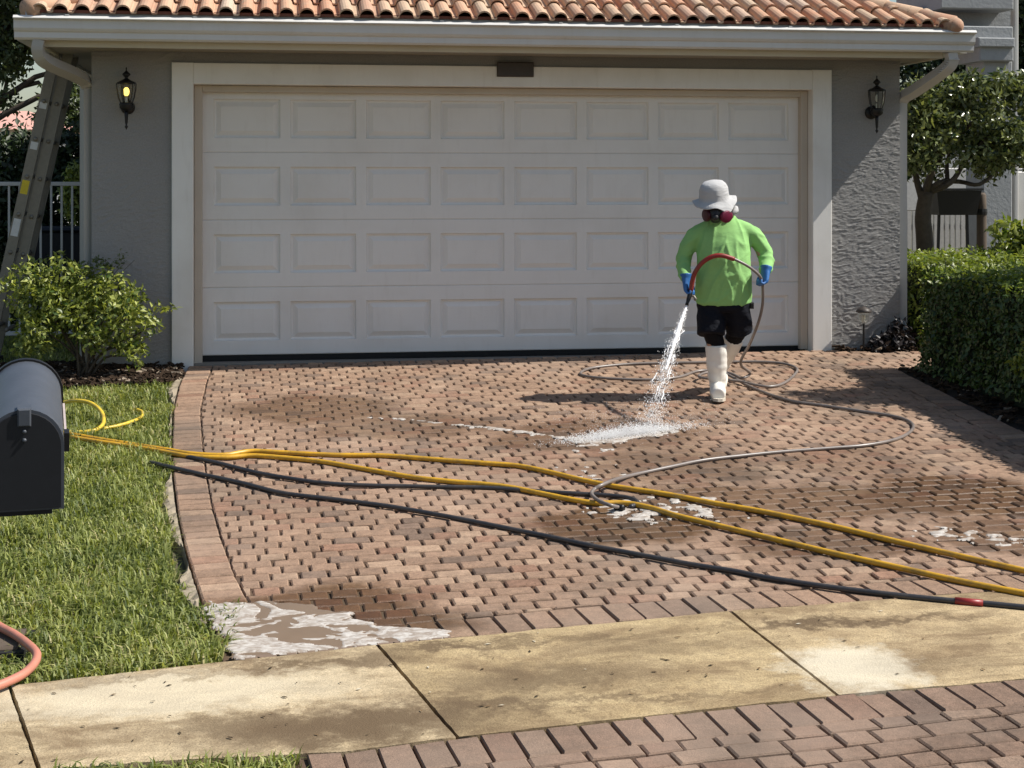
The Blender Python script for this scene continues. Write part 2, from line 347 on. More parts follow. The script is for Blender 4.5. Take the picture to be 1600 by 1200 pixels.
L = dict(plum=leaf_mat('leaf_plum', (0.010, 0.008, 0.010), (0.035, 0.028, 0.03), 0.5, 0.1),
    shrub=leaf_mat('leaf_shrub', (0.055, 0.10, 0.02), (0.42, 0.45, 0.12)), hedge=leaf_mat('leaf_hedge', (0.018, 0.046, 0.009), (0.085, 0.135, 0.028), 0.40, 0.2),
    sunlit_pale=leaf_mat('leaf_sunlit_pale', (0.08, 0.13, 0.02), (0.26, 0.30, 0.06)), tree=leaf_mat('leaf_tree', (0.020, 0.042, 0.012), (0.28, 0.31, 0.13), 0.24, 0.2),  # paler hedge leaf: sunlight on the hedge top is put into the colour
    far=leaf_mat('leaf_far', (0.025, 0.045, 0.015), (0.12, 0.15, 0.06), 0.5, 0.3), grass=leaf_mat('grass_blade', (0.065, 0.098, 0.018), (0.33, 0.36, 0.10), 0.55, 0.32, (0.50, 0.44, 0.22)),
    darkhedge=leaf_mat('leaf_dark', (0.012, 0.025, 0.008), (0.04, 0.065, 0.018), 0.5, 0.2))

def tinted(me, cols):                          # one colour per face corner, cols per polygon
    at_ = me.color_attributes.new('tint', 'FLOAT_COLOR', 'CORNER')
    n = np.zeros(len(me.polygons), dtype=np.int32); me.polygons.foreach_get('loop_total', n)
    a = np.repeat(np.asarray(cols, dtype=np.float32).reshape(-1, 4), n, axis=0); at_.data.foreach_set('color', a.ravel())

# ------------------------------------------------------------------ ground, road
def axis(lo, hi, step, far):
    a = list(np.arange(lo, hi+1e-6, step)); return [-far, -60, -25, -12] + a + [12, 25, 60, far]
xs = axis(-8, 8, 0.4, 250); ys = [-250, -60, -25, -14, -12] + list(np.arange(-10, 4.01, 0.25)) + [8, 15, 40, 100, 250]
b = B()
for y in ys:
    for x in xs: b[0].append(Vector((x, y, gz(x, y)-0.045)))
for j in range(len(ys)-1):
    for i in range(len(xs)-1): a = j*len(xs)+i; b[1].append((a, a+1, a+1+len(xs), a+len(xs)))
tag(obj('ground', b, M['soil']), kind='structure')
b = B(); rz = gz(0, -9)-0.06
add(b, [(-60, -17, rz+0.03), (60, -17, rz+0.03), (60, -9.0, rz+0.03), (-60, -9.0, rz+0.03)], [(0, 1, 2, 3)])
tag(obj('road', b, M['asphalt']), kind='structure')

# ------------------------------------------------------------------ driveway of pavers
SWF = [(-6, -7.15), (-4, -6.80), (-2.824, -6.568), (-1.507, -6.346), (-0.048, -6.165), (0.947, -6.10), (2, -6.06), (5, -6.0)]
SWN = [(-6, -7.75), (-4, -7.50), (-2.7, -7.345), (-2.2, -7.345), (-1.676, -7.361), (-1.31, -7.298), (0.046, -7.14), (0.747, -7.10), (2, -7.06), (5, -7.0)]
LO = sorted([(p.y, p.x) for p in (gp(272,640), gp(270,690), gp(272,745), gp(279,800), gp(290,850), gp(303,895), gp(318,940))] + [(-0.02, -2.56), (-0.7, -2.585), (-6.35, -2.10)])
LI = sorted([(p.y, p.x) for p in (gp(313,640), gp(316,690), gp(322,740), gp(331,790), gp(345,840), gp(364,893), gp(390,945))] + [(-0.02, -2.375), (-0.7, -2.395), (-6.35, -1.88)])
RO = [(-7, 2.70), (-3.1, 2.82), (-2.0, 2.86), (-0.82, 2.90), (0.5, 2.9)]
def clip(poly, p, n):                          # keep side where (q-p).n >= 0
    out = []
    for i in range(len(poly)):
        a, c = poly[i], poly[(i+1) % len(poly)]; da = (a-p).dot(n); dc = (c-p).dot(n)
        if da >= 0: out.append(a)
        if (da >= 0) != (dc >= 0): out.append(a + (c-a)*(da/(da-dc)))
    return out
def paver_geo(poly, rng, drop=0.0, c=0.0055, H=0.035):
    ctr = sum(poly, Vector((0, 0)))/len(poly); n = len(poly); V = []; Fc = []
    dz = rng.uniform(-0.004, 0.002) - drop; tx = rng.uniform(-.022, .022); ty = rng.uniform(-.022, .022)
    poly = [q+Vector((rng.uniform(-.0022, .0022), rng.uniform(-.0018, .0018))) for q in poly]
    def P(q, o): return Vector((q.x, q.y, gz(q.x, q.y)+dz+o+tx*(q.x-ctr.x)+ty*(q.y-ctr.y)))
    ins = []
    for q in poly:
        v = (ctr-q); l = v.length; ins.append(q + v*(min(0.45, c*1.5/l) if l > 0 else 0))
    V += [P(q, 0) for q in ins] + [P(q, -c) for q in poly] + [P(q, -H) for q in poly]
    Fc.append(tuple(range(n)))
    for i in range(n):
        j = (i+1) % n; Fc.append((n+i, n+j, j, i)); Fc.append((2*n+i, 2*n+j, n+j, n+i))
    return V, Fc
def tint_paver(rng):
    t = rng.random(); base = np.array((0.275, 0.178, 0.120))
    if t < 0.10: base = np.array((0.185, 0.125, 0.090))
    elif t < 0.20: base = np.array((0.255, 0.148, 0.098))
    elif t < 0.33: base = np.array((0.335, 0.228, 0.156))
    base = base*rng.uniform(0.88, 1.12); return (base[0], base[1], base[2], 1)
def in_frame(x, y, m=0):
    dv = Vector((x, y, gz(x, y)))-CAM; d = dv.dot(FV); u = 800+F*dv.dot(RV)/d; v = Y0-F*dv.z/d
    return (-m < u < 1600+m and v < 1200+m), d
rng = random.Random(3)
A = math.radians(2.2); EX = Vector((math.cos(A), math.sin(A))); EY = Vector((-math.sin(A), math.cos(A)))
fields = []; PW, PD, GX, GY = 0.126, 0.101, 0.0125, 0.0090
def sw(x, T): return lerp_pts(T, x)
def half(poly, xa, ya, xb, yb, side):          # clip by the line a-b, keep the side given
    n = Vector((-(yb-ya), xb-xa)).normalized()*side; return clip(poly, Vector((xa, ya)), n)
j = 0; yy = 0.9; prevg = []
while yy > -6.9:
    curg = []
    x = -3.2 + (0.5*PW if j % 2 else 0) + rng.uniform(-.012, .012); x1 = 4.6
    while x < x1:
        wd = PW*rng.choice((1, 1, 1, 1, 1, 1, 1.45))
        if any(abs(x+wd-g_) < 0.033 for g_ in prevg): wd += 0.045 if wd < PW*1.2 else -0.05
        if any(abs(x+wd-g_) < 0.02 for g_ in prevg): wd += 0.03
        q = [EX*(x+GX/2)+EY*(yy-PD+GY/2), EX*(x+wd-GX/2)+EY*(yy-PD+GY/2), EX*(x+wd-GX/2)+EY*(yy-GY/2), EX*(x+GX/2)+EY*(yy-GY/2)]
        x += wd; curg.append(x)
        cy = sum(p.y for p in q)/4; cx = sum(p.x for p in q)/4
        if cx < -2.75 or cy > 0.1: continue
        walk = cx > 2.35 and cy > -0.86         # front walk running off to the right
        q = clip(q, Vector((0, -0.03 if cx < 2.4 else -0.03-max(0, (cx-2.62))*0.42 if cx < 3.0 else -0.19)), Vector((0, -1)))
        if len(q) < 3: continue
        y0_, y1_ = cy-0.08, cy+0.08
        q = half(q, lerp_pts(LI, y0_)+0.006, y0_, lerp_pts(LI, y1_)+0.006, y1_, -1)
        if len(q) < 3: continue
        if not walk:
            xr0, xr1 = lerp_pts(RO, y0_)-0.215, lerp_pts(RO, y1_)-0.215
            q = half(q, xr0, y0_, xr1, y1_, 1)
            if len(q) < 3: continue
        else:
            if cx > 4.2: continue
        x0_, x1_ = cx-0.1, cx+0.1
        q = half(q, x0_, sw(x0_, SWF)+0.225, x1_, sw(x1_, SWF)+0.225, 1)
        if len(q) < 3: continue
        ar = abs(sum(q[i].x*q[(i+1) % len(q)].y-q[(i+1) % len(q)].x*q[i].y for i in range(len(q))))/2
        if ar < 0.0012: continue
        fields.append(q)
    yy -= PD; j += 1; prevg = curg
drive = B()
gx = np.arange(-2.62, 4.3, 0.06); gy = np.arange(-6.6, 0.0, 0.06)
idx = {}
for y in gy:
    for x in gx:
        lo = lerp_pts(LO, y)+0.01; hi = lerp_pts(RO, y)-0.01 if y < -0.86 else 4.2
        if x < lo-0.06 or x > hi+0.06 or y < sw(x, SWF)+0.0: continue
        xx = min(max(x, lo), hi); wv = wet_py(xx, y)
        idx[(round(x, 3), round(y, 3))] = len(drive[0]); drive[0].append(Vector((xx, y, gz(xx, y)-0.015+0.005*wv)))
for y, y2 in zip(gy, gy[1:]):
    for x, x2 in zip(gx, gx[1:]):
        ks = [(round(p, 3), round(q, 3)) for p, q in ((x, y), (x2, y), (x2, y2), (x, y2))]
        if all(kk in idx for kk in ks): drive[1].append(tuple(idx[kk] for kk in ks))
driveway = tag(obj('driveway', drive, M['joint'], smooth=True), kind='structure')
def lay(polys, name, parent, limit=300, drop=0.0, tf=1.0):
    recs = []
    for q in polys:
        cx = sum(p.x for p in q)/len(q); cy = sum(p.y for p in q)/len(q); ok, d = in_frame(cx, cy, 10); recs.append((0 if ok else 1, d, q))
    recs.sort(key=lambda r: (r[0], r[1])); rest = B(); cols = []
    for i, (_, d, q) in enumerate(recs):
        V, Fc = paver_geo(q, rng, drop); t = tint_paver(rng); t = (t[0]*tf, t[1]*tf, t[2]*tf*(1.04 if tf < 1 else 1), 1)
        if i < limit and _ == 0:
            me = mesh(name, V, Fc, M['paver']); tinted(me, [t]*len(Fc)); link(name, me, parent)
        else: add(rest, V, Fc); cols += [t]*len(Fc)
    if rest[0]:
        me = mesh('paver_field', rest[0], rest[1], M['paver']); tinted(me, cols); tag(link('paver_field', me, parent), kind='stuff')
lay(fields, 'paver', driveway)
borders = []
def soldier(line0, line1, n, g=0.06):                  # quads between two lines given as functions of t
    out = []
    for i in range(n):
        t0, t1 = (i+g)/n, (i+1-g)/n; out.append([line0(t0), line1(t0), line1(t1), line0(t1)])
    return out
def ccw(q):
    a = sum(q[i].x*q[(i+1) % len(q)].y-q[(i+1) % len(q)].x*q[i].y for i in range(len(q))); return q if a > 0 else q[::-1]
ya, yb = -0.03, -6.0
borders += soldier(lambda t: Vector((lerp_pts(LO, ya+(yb-ya)*t), ya+(yb-ya)*t-0.0)), lambda t: Vector((lerp_pts(LI, ya+(yb-ya)*t)-0.004, ya+(yb-ya)*t+0.015)), 56)
borders += soldier(lambda t: Vector((-2.05+4.8*t, sw(-2.05+4.8*t, SWF)+0.012)), lambda t: Vector((-2.08+4.8*t, sw(-2.08+4.8*t, SWF)+0.215)), 41, 0.038)
borders += soldier(lambda t: Vector((lerp_pts(RO, -0.86-5.0*t), -0.86-5.0*t)), lambda t: Vector((lerp_pts(RO, -0.86-5.0*t)-0.205, -0.86-5.0*t)), 46)
lay([ccw(q) for q in borders], 'border_paver', driveway)

# apron between sidewalk and road
ap = B()
for i in range(41):
    x = -1.82+i*0.12; y0_ = sw(x, SWN)-0.005
    ap[0].extend([Vector((x, y0_, gz(x, y0_)-0.016)), Vector((x, -9.0, gz(x, -9.0)-0.016))])
for i in range(40): ap[1].append((2*i, 2*i+1, 2*i+3, 2*i+2))
apron = tag(obj('apron', ap, M['joint']), kind='structure')
aps = [ccw(q) for q in soldier(lambda t: Vector((-1.8+4.6*t, sw(-1.8+4.6*t, SWN)-0.003)), lambda t: Vector((-1.78+4.6*t, sw(-1.78+4.6*t, SWN)-0.215)), 41, 0.034)]
lay(aps, 'border_paver', apron, tf=0.70)
apf = []; j = 0; yy = -6.9
A2 = math.radians(6.0); EX2 = Vector((math.cos(A2), math.sin(A2))); EY2 = Vector((-math.sin(A2), math.cos(A2)))
while yy > -9.4:
    x = -2.9 + (0.07 if j % 2 else 0); GX = 0.0085
    while x < 2.2:
        wd = PW*1.0*rng.choice((1, 1, 1, 1.5))
        q = [EX2*(x+GX/2)+EY2*(yy-PD+GY/2), EX2*(x+wd-GX/2)+EY2*(yy-PD+GY/2), EX2*(x+wd-GX/2)+EY2*(yy-GY/2), EX2*(x+GX/2)+EY2*(yy-GY/2)]
        x += wd; cx = sum(p.x for p in q)/4; cy = sum(p.y for p in q)/4
        q = half(q, cx-.1, sw(cx-.1, SWN)-0.222, cx+.1, sw(cx+.1, SWN)-0.222, -1)
        if len(q) < 3: continue
        q = clip(q, Vector((0, -8.98)), Vector((0, 1)))
        q = clip(q, Vector((-1.8, 0)), Vector((1, 0))) if len(q) > 2 else q
        if len(q) < 3 or cx > 1.8 or cy < -8.2: continue
        apf.append(q)
    yy -= PD*1.02; j += 1
lay(apf, 'paver', apron, tf=0.70)

# ------------------------------------------------------------------ sidewalk slabs
sidewalk = empty('sidewalk', (0, 0, 0)); tag(sidewalk, kind='structure')
JT = [(-4.3, -4.1), (-2.835, -2.62), (-1.507, -1.31), (-0.048, 0.046), (1.42, 1.50), (2.9, 2.95), (4.4, 4.45)]
tints = [(0.95, 0.95, 0.95), (1.12, 1.13, 1.16), (0.95, 0.92, 0.84), (1.0, 0.97, 0.92), (0.95, 0.95, 0.95), (1, 1, 1)]
for s in range(len(JT)-1):
    n, m = 28, 22; V = []; g = 0.007
    for i in range(n+1):
        t = i/n; xf_ = JT[s][0]+g+(JT[s+1][0]-JT[s][0]-2*g)*t; xn = JT[s][1]+g+(JT[s+1][1]-JT[s][1]-2*g)*t
        pf = Vector((xf_, sw(xf_, SWF)-0.004, 0)); pn = Vector((xn, sw(xn, SWN)+0.004, 0))
        for q in range(m+1):
            p = pf.lerp(pn, q/m); e = 0.006 if (i in (0, n) or q in (0, m)) else 0.0
            p.x += 0.0035*noise.noise(Vector((p.y*22, s, i*0.2))) if i in (0, n) else 0; p.y += (0.008*noise.noise(Vector((p.x*11, 5+q, 0))) if q in (0, m) else 0)
            p.z = gz(p.x, p.y)+0.002-e*0.4+0.003*noise.noise(p*3); V.append(p)
    Fc = [(i*(m+1)+q, i*(m+1)+q+1, (i+1)*(m+1)+q+1, (i+1)*(m+1)+q) for i in range(n) for q in range(m)]
    ring = [i*(m+1) for i in range(n+1)] + [n*(m+1)+q for q in range(1, m+1)] + [i*(m+1)+m for i in range(n-1, -1, -1)] + [q for q in range(m-1, 0, -1)]
    n0 = len(V); V += [V[i].copy() for i in ring]; n1 = len(V); V += [Vector((V[i].x, V[i].y, V[i].z-0.07)) for i in ring]
    for a in range(len(ring)):
        c_ = (a+1) % len(ring); Fc.append((n0+a, n0+c_, n1+c_, n1+a))
    me = mesh('slab', V, Fc, M['concrete'], True); t = tints[s]; tinted(me, [(t[0], t[1], t[2], 1)]*len(Fc)); link('slab', me, sidewalk)

# ------------------------------------------------------------------ garage house
house = tag(empty('garage_house', (0, 0, 0)), 'grey stucco garage with white double door under a clay tile roof', 'house')
def ridge(x, z, s):                            # trowelled stucco relief
    w_ = noise.noise(Vector((x*5, z*7, s+4))); w2 = noise.noise(Vector((x*2.1, z*3.3, s+14)))
    n1 = noise.noise(Vector((x*11+w_*1.5, z*34+w_*3.0, s))); n2 = noise.noise(Vector((x*7.0+w_, z*52+w_*2.5, s+21)))
    r1 = max(0, 1-abs(n1)*6)*max(0, min(1, 0.55+w2*1.6)); r2 = max(0, 1-abs(n2)*7)*max(0, min(1, 0.45-w2*1.6))
    return 0.0048*r1+0.0034*r2+0.0016*noise.noise(Vector((x*18, z*30, s)))+0.0014*noise.noise(Vector((x*50, z*85, s)))
def relief(b, x0, x1, z0, z1, y, cx, cz, s):
    nx = max(1, int((x1-x0)/cx)); nz = max(1, int((z1-z0)/cz)); n0 = len(b[0])
    for k_ in range(nz+1):
        for i in range(nx+1):
            x = x0+(x1-x0)*i/nx; z = z0+(z1-z0)*k_/nz; b[0].append(Vector((x, y-ridge(x, z, s), z)))
    for k_ in range(nz):
        for i in range(nx): a = n0+k_*(nx+1)+i; b[1].append((a, a+1, a+nx+2, a+nx+1))
b = B(); relief(b, -3.3, -2.60, -0.12, 2.70, 0, 0.010, 0.007, 1.3); relief(b, 2.60, 3.3, -0.12, 2.70, 0, 0.009, 0.006, 7.7); relief(b, -2.60, 2.60, 2.30, 2.70, 0, 0.04, 0.016, 3.1)
for x in (-3.3, 3.3):
    add(b, [(x, 0.004, -0.12), (x, 6, -0.12), (x, 6, 2.7), (x, 0.004, 2.7)], [(0, 1, 2, 3)])
add(b, [(-3.3, 6, -0.12), (3.3, 6, -0.12), (3.3, 6, 2.7), (-3.3, 6, 2.7)], [(0, 1, 2, 3)])
obj('wall', b, M['stucco'], house, True)
b = B(); bbox(b, -2.69, -2.525, -0.035, 0.16, -0.10, 2.387); bbox(b, 2.525, 2.69, -0.035, 0.16, -0.10, 2.387); bbox(b, -2.5248, 2.5248, -0.033, 0.16, 2.22, 2.385)
obj('door_trim', b, M['trim'], house)
b = B(); bbox(b, -2.523, -2.462, 0.08, 0.20, 0.02, 2.218); bbox(b, 2.462, 2.523, 0.08, 0.20, 0.05, 2.218); bbox(b, -2.4618, 2.4618, 0.082, 0.20, 2.165, 2.2175)
obj('door_moulding', b, M['moulding'], house)
b = B(); box(b, -2.52, 2.52, -0.022, 0.30, -0.08, 0.026); obj('threshold', b, plain('floor_slab', (0.20, 0.19, 0.17), 0.9), house)
# door
DW = 2.47; ZB = 0.075; SH = 0.538; YD = 0.15
b = B(); box(b, -DW, DW, YD+0.002, YD+0.03, 0.03, ZB-0.002); door = obj('garage_door', b, M['rubber'], house)
pc = [-DW+0.335+i*0.5995+0.0 for i in range(8)]; pw, ph = 0.262, 0.155
pc = [(-7+2*i)*0.302 for i in range(8)]
for r in range(4):
    z0 = ZB+r*SH+0.0006; z1 = ZB+(r+1)*SH-0.0006; zc = (z0+z1)/2; b = B()
    def rect(x0, x1, a, c_): add(b, [(x0, YD, a), (x1, YD, a), (x1, YD, c_), (x0, YD, c_)], [(0, 1, 2, 3)])
    rect(-DW, DW, z0+0.006, zc-ph); rect(-DW, DW, zc+ph, z1-0.006)
    ed = [-DW]+[e for c_ in pc for e in (c_-pw, c_+pw)]+[DW]
    for q in range(0, len(ed), 2): rect(ed[q], ed[q+1], zc-ph, zc+ph)
    for a, c_ in ((z0+0.006, z0), (z1-0.006, z1)):
        add(b, [(-DW, YD, a), (DW, YD, a), (DW, YD+0.004, c_), (-DW, YD+0.004, c_)], [(0, 1, 2, 3)])
    box(b, -DW, DW, YD+0.03, YD+0.045, z0-0.004, z1+0.004)
    obj('door_section', b, M['door'], door)
b = B(); rings = [(0.0, 0.0), (0.007, 0.020), (0.020, 0.024), (0.058, 0.005), (0.064, 0.005)]
for ins, dp in rings:
    b[0].extend([Vector((-pw+ins, dp, -ph+ins)), Vector((pw-ins, dp, -ph+ins)), Vector((pw-ins, dp, ph-ins)), Vector((-pw+ins, dp, ph-ins))])
for i in range(len(rings)-1):
    for q in range(4): q2 = (q+1) % 4; b[1].append((4*i+q, 4*i+q2, 4*i+4+q2, 4*i+4+q))
e = 4*(len(rings)-1); b[1].append((e, e+1, e+2, e+3)); pm = mesh('raised_panel', b[0], b[1], M['door'])
for r in range(4):
    for c_ in pc: o = link('raised_panel', pm, door); o.location = (c_, YD, ZB+(r+0.5)*SH)
# eaves
b = B(); box(b, -3.62, 3.46, -0.50, -0.47, 2.455, 2.70); box(b, -3.62, -3.59, -0.4698, 6, 2.455, 2.70); box(b, 3.43, 3.46, -0.4698, 6, 2.455, 2.70); obj('fascia', b, M['gutter'], house)
b = B(); box(b, -3.588, 3.428, -0.468, -0.016, 2.47, 2.49); box(b, -3.588, -3.302, -0.0158, 6, 2.47, 2.49); box(b, 3.302, 3.428, -0.0158, 6, 2.47, 2.49); obj('soffit', b, M['soffit'], house)
prof = [(-0.502, 2.668), (-0.502, 2.505), (-0.595, 2.497), (-0.612, 2.512), (-0.614, 2.552), (-0.628, 2.562), (-0.640, 2.580), (-0.642, 2.642), (-0.668, 2.645), (-0.672, 2.652), (-0.650, 2.672), (-0.632, 2.668), (-0.632, 2.59), (-0.60, 2.53), (-0.515, 2.53), (-0.515, 2.668)]
b = B(); extrude_x(b, prof, -3.78, 3.67); gut = obj('gutter', b, M['gutterw'], house)
for x in np.arange(-3.4, 3.6, 0.92): b = B(); box(b, x-0.014, x+0.014, -0.655, -0.50, 2.673, 2.681); obj('hanger', b, M['gutterw'], gut)
for xa_, xb_ in ((3.462, 3.668), (-3.778, -3.622)):
    b = B(); box(b, xa_, xb_, -0.49, 6.2, 2.50, 2.664); obj('side_gutter', b, M['gutterw'], house)
b = B(); box(b, -3.70, 3.50, -0.612, -0.603, 2.672, 2.712); obj('drip_edge', b, M['metal'], house)
# downspouts
def spout(pts, mat):
    b = B(); tube(b, catmull(pts, 5), (0.052, 0.042), 8, sq=True, up=Vector((0, 1, 0))) if False else tube(b, catmull(pts, 5), 0.040, 4, sq=True, up=Vector((0, 1, 0)))
    o = obj('downspout', b, mat, house); return o
spout([(-3.61, -0.56, 2.50), (-3.62, -0.55, 2.42), (-3.58, -0.47, 2.35), (-3.40, -0.12, 2.27), (-3.345, 0.03, 2.22), (-3.345, 0.07, 2.10), (-3.345, 0.07, 1.0), (-3.345, 0.07, 0.05)], M['spout'])
s = spout([(3.50, -0.55, 2.50), (3.51, -0.54, 2.42), (3.47, -0.46, 2.35), (3.39, -0.12, 2.22), (3.345, 0.03, 2.16), (3.345, 0.065, 2.02), (3.345, 0.065, 1.0), (3.345, 0.065, 0.05)], M['spoutw'])
b = B()
for t in range(7):
    a = t/6; c_ = Vector((3.512-0.05*a, -0.55+0.09*a, 2.44-0.10*a)); tube(b, [c_+Vector((0, 0, 0.004)), c_-Vector((0, 0, 0.004))], 0.046, 4, sq=True, up=Vector((0, 1, 0)))
obj('elbow_rib', b, M['spoutw'], s)
# roof with tiles
SL = 0.42; EY0, EZ0 = -0.60, 2.70; XL, XR = -3.67, 3.475
b = B(); dep = 3.55
add(b, [(XL, EY0, EZ0), (XR, EY0, EZ0), (XR-dep, EY0+dep, EZ0+SL*dep), (XL+dep, EY0+dep, EZ0+SL*dep), (XL, 6.5, EZ0), (XR, 6.5, EZ0), (XR-dep, 4, EZ0+SL*dep), (XL+dep, 4, EZ0+SL*dep)],
    [(0, 1, 2, 3), (1, 5, 6, 2), (4, 0, 3, 7), (3, 2, 6, 7), (5, 4, 7, 6)])
roof = obj('roof', b, plain('roof_underlay', (0.26, 0.11, 0.07), 0.9), house)
PT = 0.149; TL = 0.40; ax = math.atan(SL)
prof = []
for i in range(9):
    t = math.pi*(1-i/8); prof.append((0.054*math.cos(t), 0.010+0.050*math.sin(t)))
prof += [(0.062, 0.003), (0.090, 0.003), (0.100, 0.012)]
b = B(); n = len(prof)
for (yy, taper) in ((0, 1.0), (TL, 0.93)):
    for th in (0, -0.013):
        for (x, z) in prof: b[0].append(Vector((x*taper, yy, z*taper+th*(1 if yy == 0 else 0.6))))
for i in range(n-1):
    b[1].append((i, i+1, 2*n+i+1, 2*n+i)); b[1].append((n+i+1, n+i, 3*n+i, 3*n+i+1)); b[1].append((n+i, n+i+1, i+1, i))
tm = mesh('roof_tile', b[0], b[1], M['tile'], False)
for r in range(4):
    sdist = r*0.335-0.055; y = EY0+sdist*math.cos(ax); z = EZ0+sdist*math.sin(ax)+0.022; inset = max(0, y-EY0)
    x = XL+0.075
    while x < XR-0.06:
        if XL+inset+0.03 < x < XR-inset-0.05:
            o = link('roof_tile', tm, roof); o.location = (x+rng.uniform(-.004, .004), y+rng.uniform(-.006, .006), z); o.rotation_euler = (ax-0.055+rng.uniform(-.012, .012), rng.uniform(-.02, .02), rng.uniform(-.012, .012))
        x += PT
b = B(); box(b, XL+0.02, XR-0.03, EY0-0.034, EY0+0.05, EZ0-0.006, EZ0+0.016); obj('bird_stop', b, plain('bird_stop', (0.17, 0.062, 0.042), 0.9), roof)
for sx, x0 in ((-1, XR), (1, XL)):
    d = Vector((sx*1.0, 1.0, SL)).normalized(); p = Vector((x0, EY0, EZ0+0.015))
    for i in range(5):
        a = p + d*(0.30*i-0.03); e = a + d*0.36; b = B(); tube(b, [a, a.lerp(e, .5), e], [0.082, 0.076, 0.07], 14, up=Vector((0, 0, 1)))
        if i == 0 and sx < 0: sphere(b, a, (0.078, 0.078, 0.072), 14, 8)
        obj('ridge_tile', b, M['tile'], roof, True)
# plaque on the header
b = B(); bbox(b, -0.13, 0.17, -0.055, -0.034, 2.30, 2.42, 0.008)
pl = obj('address_plaque', b, M['bronze']); tag(pl, 'small dark blank plaque above the middle of the garage door', 'plaque')

# ------------------------------------------------------------------ lanterns
def lantern(x, z0, on, label):
    t = empty('wall_lantern', (x, -0.13, z0)); tag(t, label, 'lantern', 'lanterns either side of the garage door')
    b = B(); lathe(b, [(0.0015, 0.335), (0.006, 0.325), (0.004, 0.31), (0.012, 0.30), (0.028, 0.285), (0.032, 0.275), (0.018, 0.262), (0.010, 0.25), (0.022, 0.242), (0.036, 0.232), (0.068, 0.218), (0.074, 0.212), (0.070, 0.206)], seg=12); obj('cap', b, M['black'], t, True)
    b = B(); lathe(b, [(0.064, 0.206), (0.066, 0.17), (0.056, 0.10), (0.042, 0.062)], seg=12, caps=False); obj('glass', b, M['glass'], t, True)
    for i in range(6):
        a = math.pi*2*(i+0.25)/6; b = B(); tube(b, [(0.074*math.cos(a), 0.074*math.sin(a), 0.208), (0.071*math.cos(a), 0.071*math.sin(a), 0.165), (0.060*math.cos(a), 0.060*math.sin(a), 0.10), (0.045*math.cos(a), 0.045*math.sin(a), 0.060)], 0.0042, 5); obj('cage_bar', b, M['black'], t)
    b = B(); lathe(b, [(0.020, -0.005), (0.040, 0.008), (0.052, 0.022), (0.050, 0.036), (0.056, 0.046), (0.050, 0.058), (0.044, 0.062)], seg=14); obj('cup', b, M['black'], t, True)
    b = B(); lathe(b, [(0.001, -0.148), (0.006, -0.138), (0.014, -0.125), (0.006, -0.112), (0.011, -0.09), (0.014, -0.04), (0.016, -0.005)], seg=10); obj('tail', b, M['black'], t, True)
    b = B(); lathe(b, [(0.011, 0.062), (0.011, 0.10)], seg=8); obj('socket', b, M['candle'], t)
    b = B(); sphere(b, (0, 0, 0.145), (0.026, 0.026, 0.036) if on else (0.014, 0.014, 0.034), 10, 8); obj('bulb', b, M['bulb' if on else 'candle'], t, True)
    b = B(); lathe(b, [(0.055, 0), (0.052, 0.012), (0.02, 0.02)], seg=16); xf(b, Matrix.Translation((0, 0.128, 0.03)) @ Matrix.Rotation(math.pi/2, 4, 'X')); tube(b, [(0, 0.12, 0.03), (0, 0.06, 0.02), (0, 0.0, 0.015)], 0.012, 6); obj('back_plate', b, M['black'], t, True)
    return t
lantern(-3.025, 2.003, True, 'black wall lantern with its yellow bulb glowing, left of the garage door')
lantern(3.045, 2.003, False, 'unlit black wall lantern on the shaded wall right of the garage door')

# ------------------------------------------------------------------ foliage helpers
def leaves(name, P, Nn, size, mat, parent, tint, asp=0.5, fold=0.25):
    n = len(P); P = np.asarray(P); Nn = np.asarray(Nn); Nn /= np.linalg.norm(Nn, axis=1)[:, None]+1e-9
    t = np.random.normal(size=(n, 3)); t -= (t*Nn).sum(1)[:, None]*Nn; t /= np.linalg.norm(t, axis=1)[:, None]+1e-9
    s = np.cross(Nn, t); sz = (size*np.random.uniform(0.6, 1.3, n))[:, None]
    V = np.empty((n, 6, 3)); up = Nn*fold*sz*0.35
    V[:, 0] = P; V[:, 1] = P+t*sz*0.4+s*sz*asp*0.5+up; V[:, 2] = P+t*sz*0.45; V[:, 3] = P+t*sz*0.4-s*sz*asp*0.5+up; V[:, 4] = P+t*sz-up*0.5; V[:, 5] = P+t*sz
    V = V[:, :5].reshape(-1, 3)
    base = (np.arange(n)*5)[:, None]
    fa = np.concatenate([base+np.array([[0, 2, 1]]), base+np.array([[2, 4, 1]]), base+np.array([[0, 3, 2]]), base+np.array([[2, 3, 4]])], axis=1).reshape(-1, 3)
    me = bpy.data.meshes.new(name); me.vertices.add(len(V)); me.vertices.foreach_set('co', V.ravel().astype(np.float32))
    me.loops.add(fa.size); me.loops.foreach_set('vertex_index', fa.ravel().astype(np.int32)); me.polygons.add(len(fa)); me.polygons.foreach_set('loop_start', np.arange(0, fa.size, 3, dtype=np.int32)); me.polygons.foreach_set('loop_total', np.full(len(fa), 3, dtype=np.int32))
    me.update(calc_edges=True); me.materials.append(mat)
    tt = np.repeat(np.asarray(tint), 12); a = np.stack([tt, tt, tt, np.ones_like(tt)], 1).astype(np.float32)
    ca = me.color_attributes.new('tint', 'FLOAT_COLOR', 'CORNER'); ca.data.foreach_set('color', a.ravel())
    return link(name, me, parent)
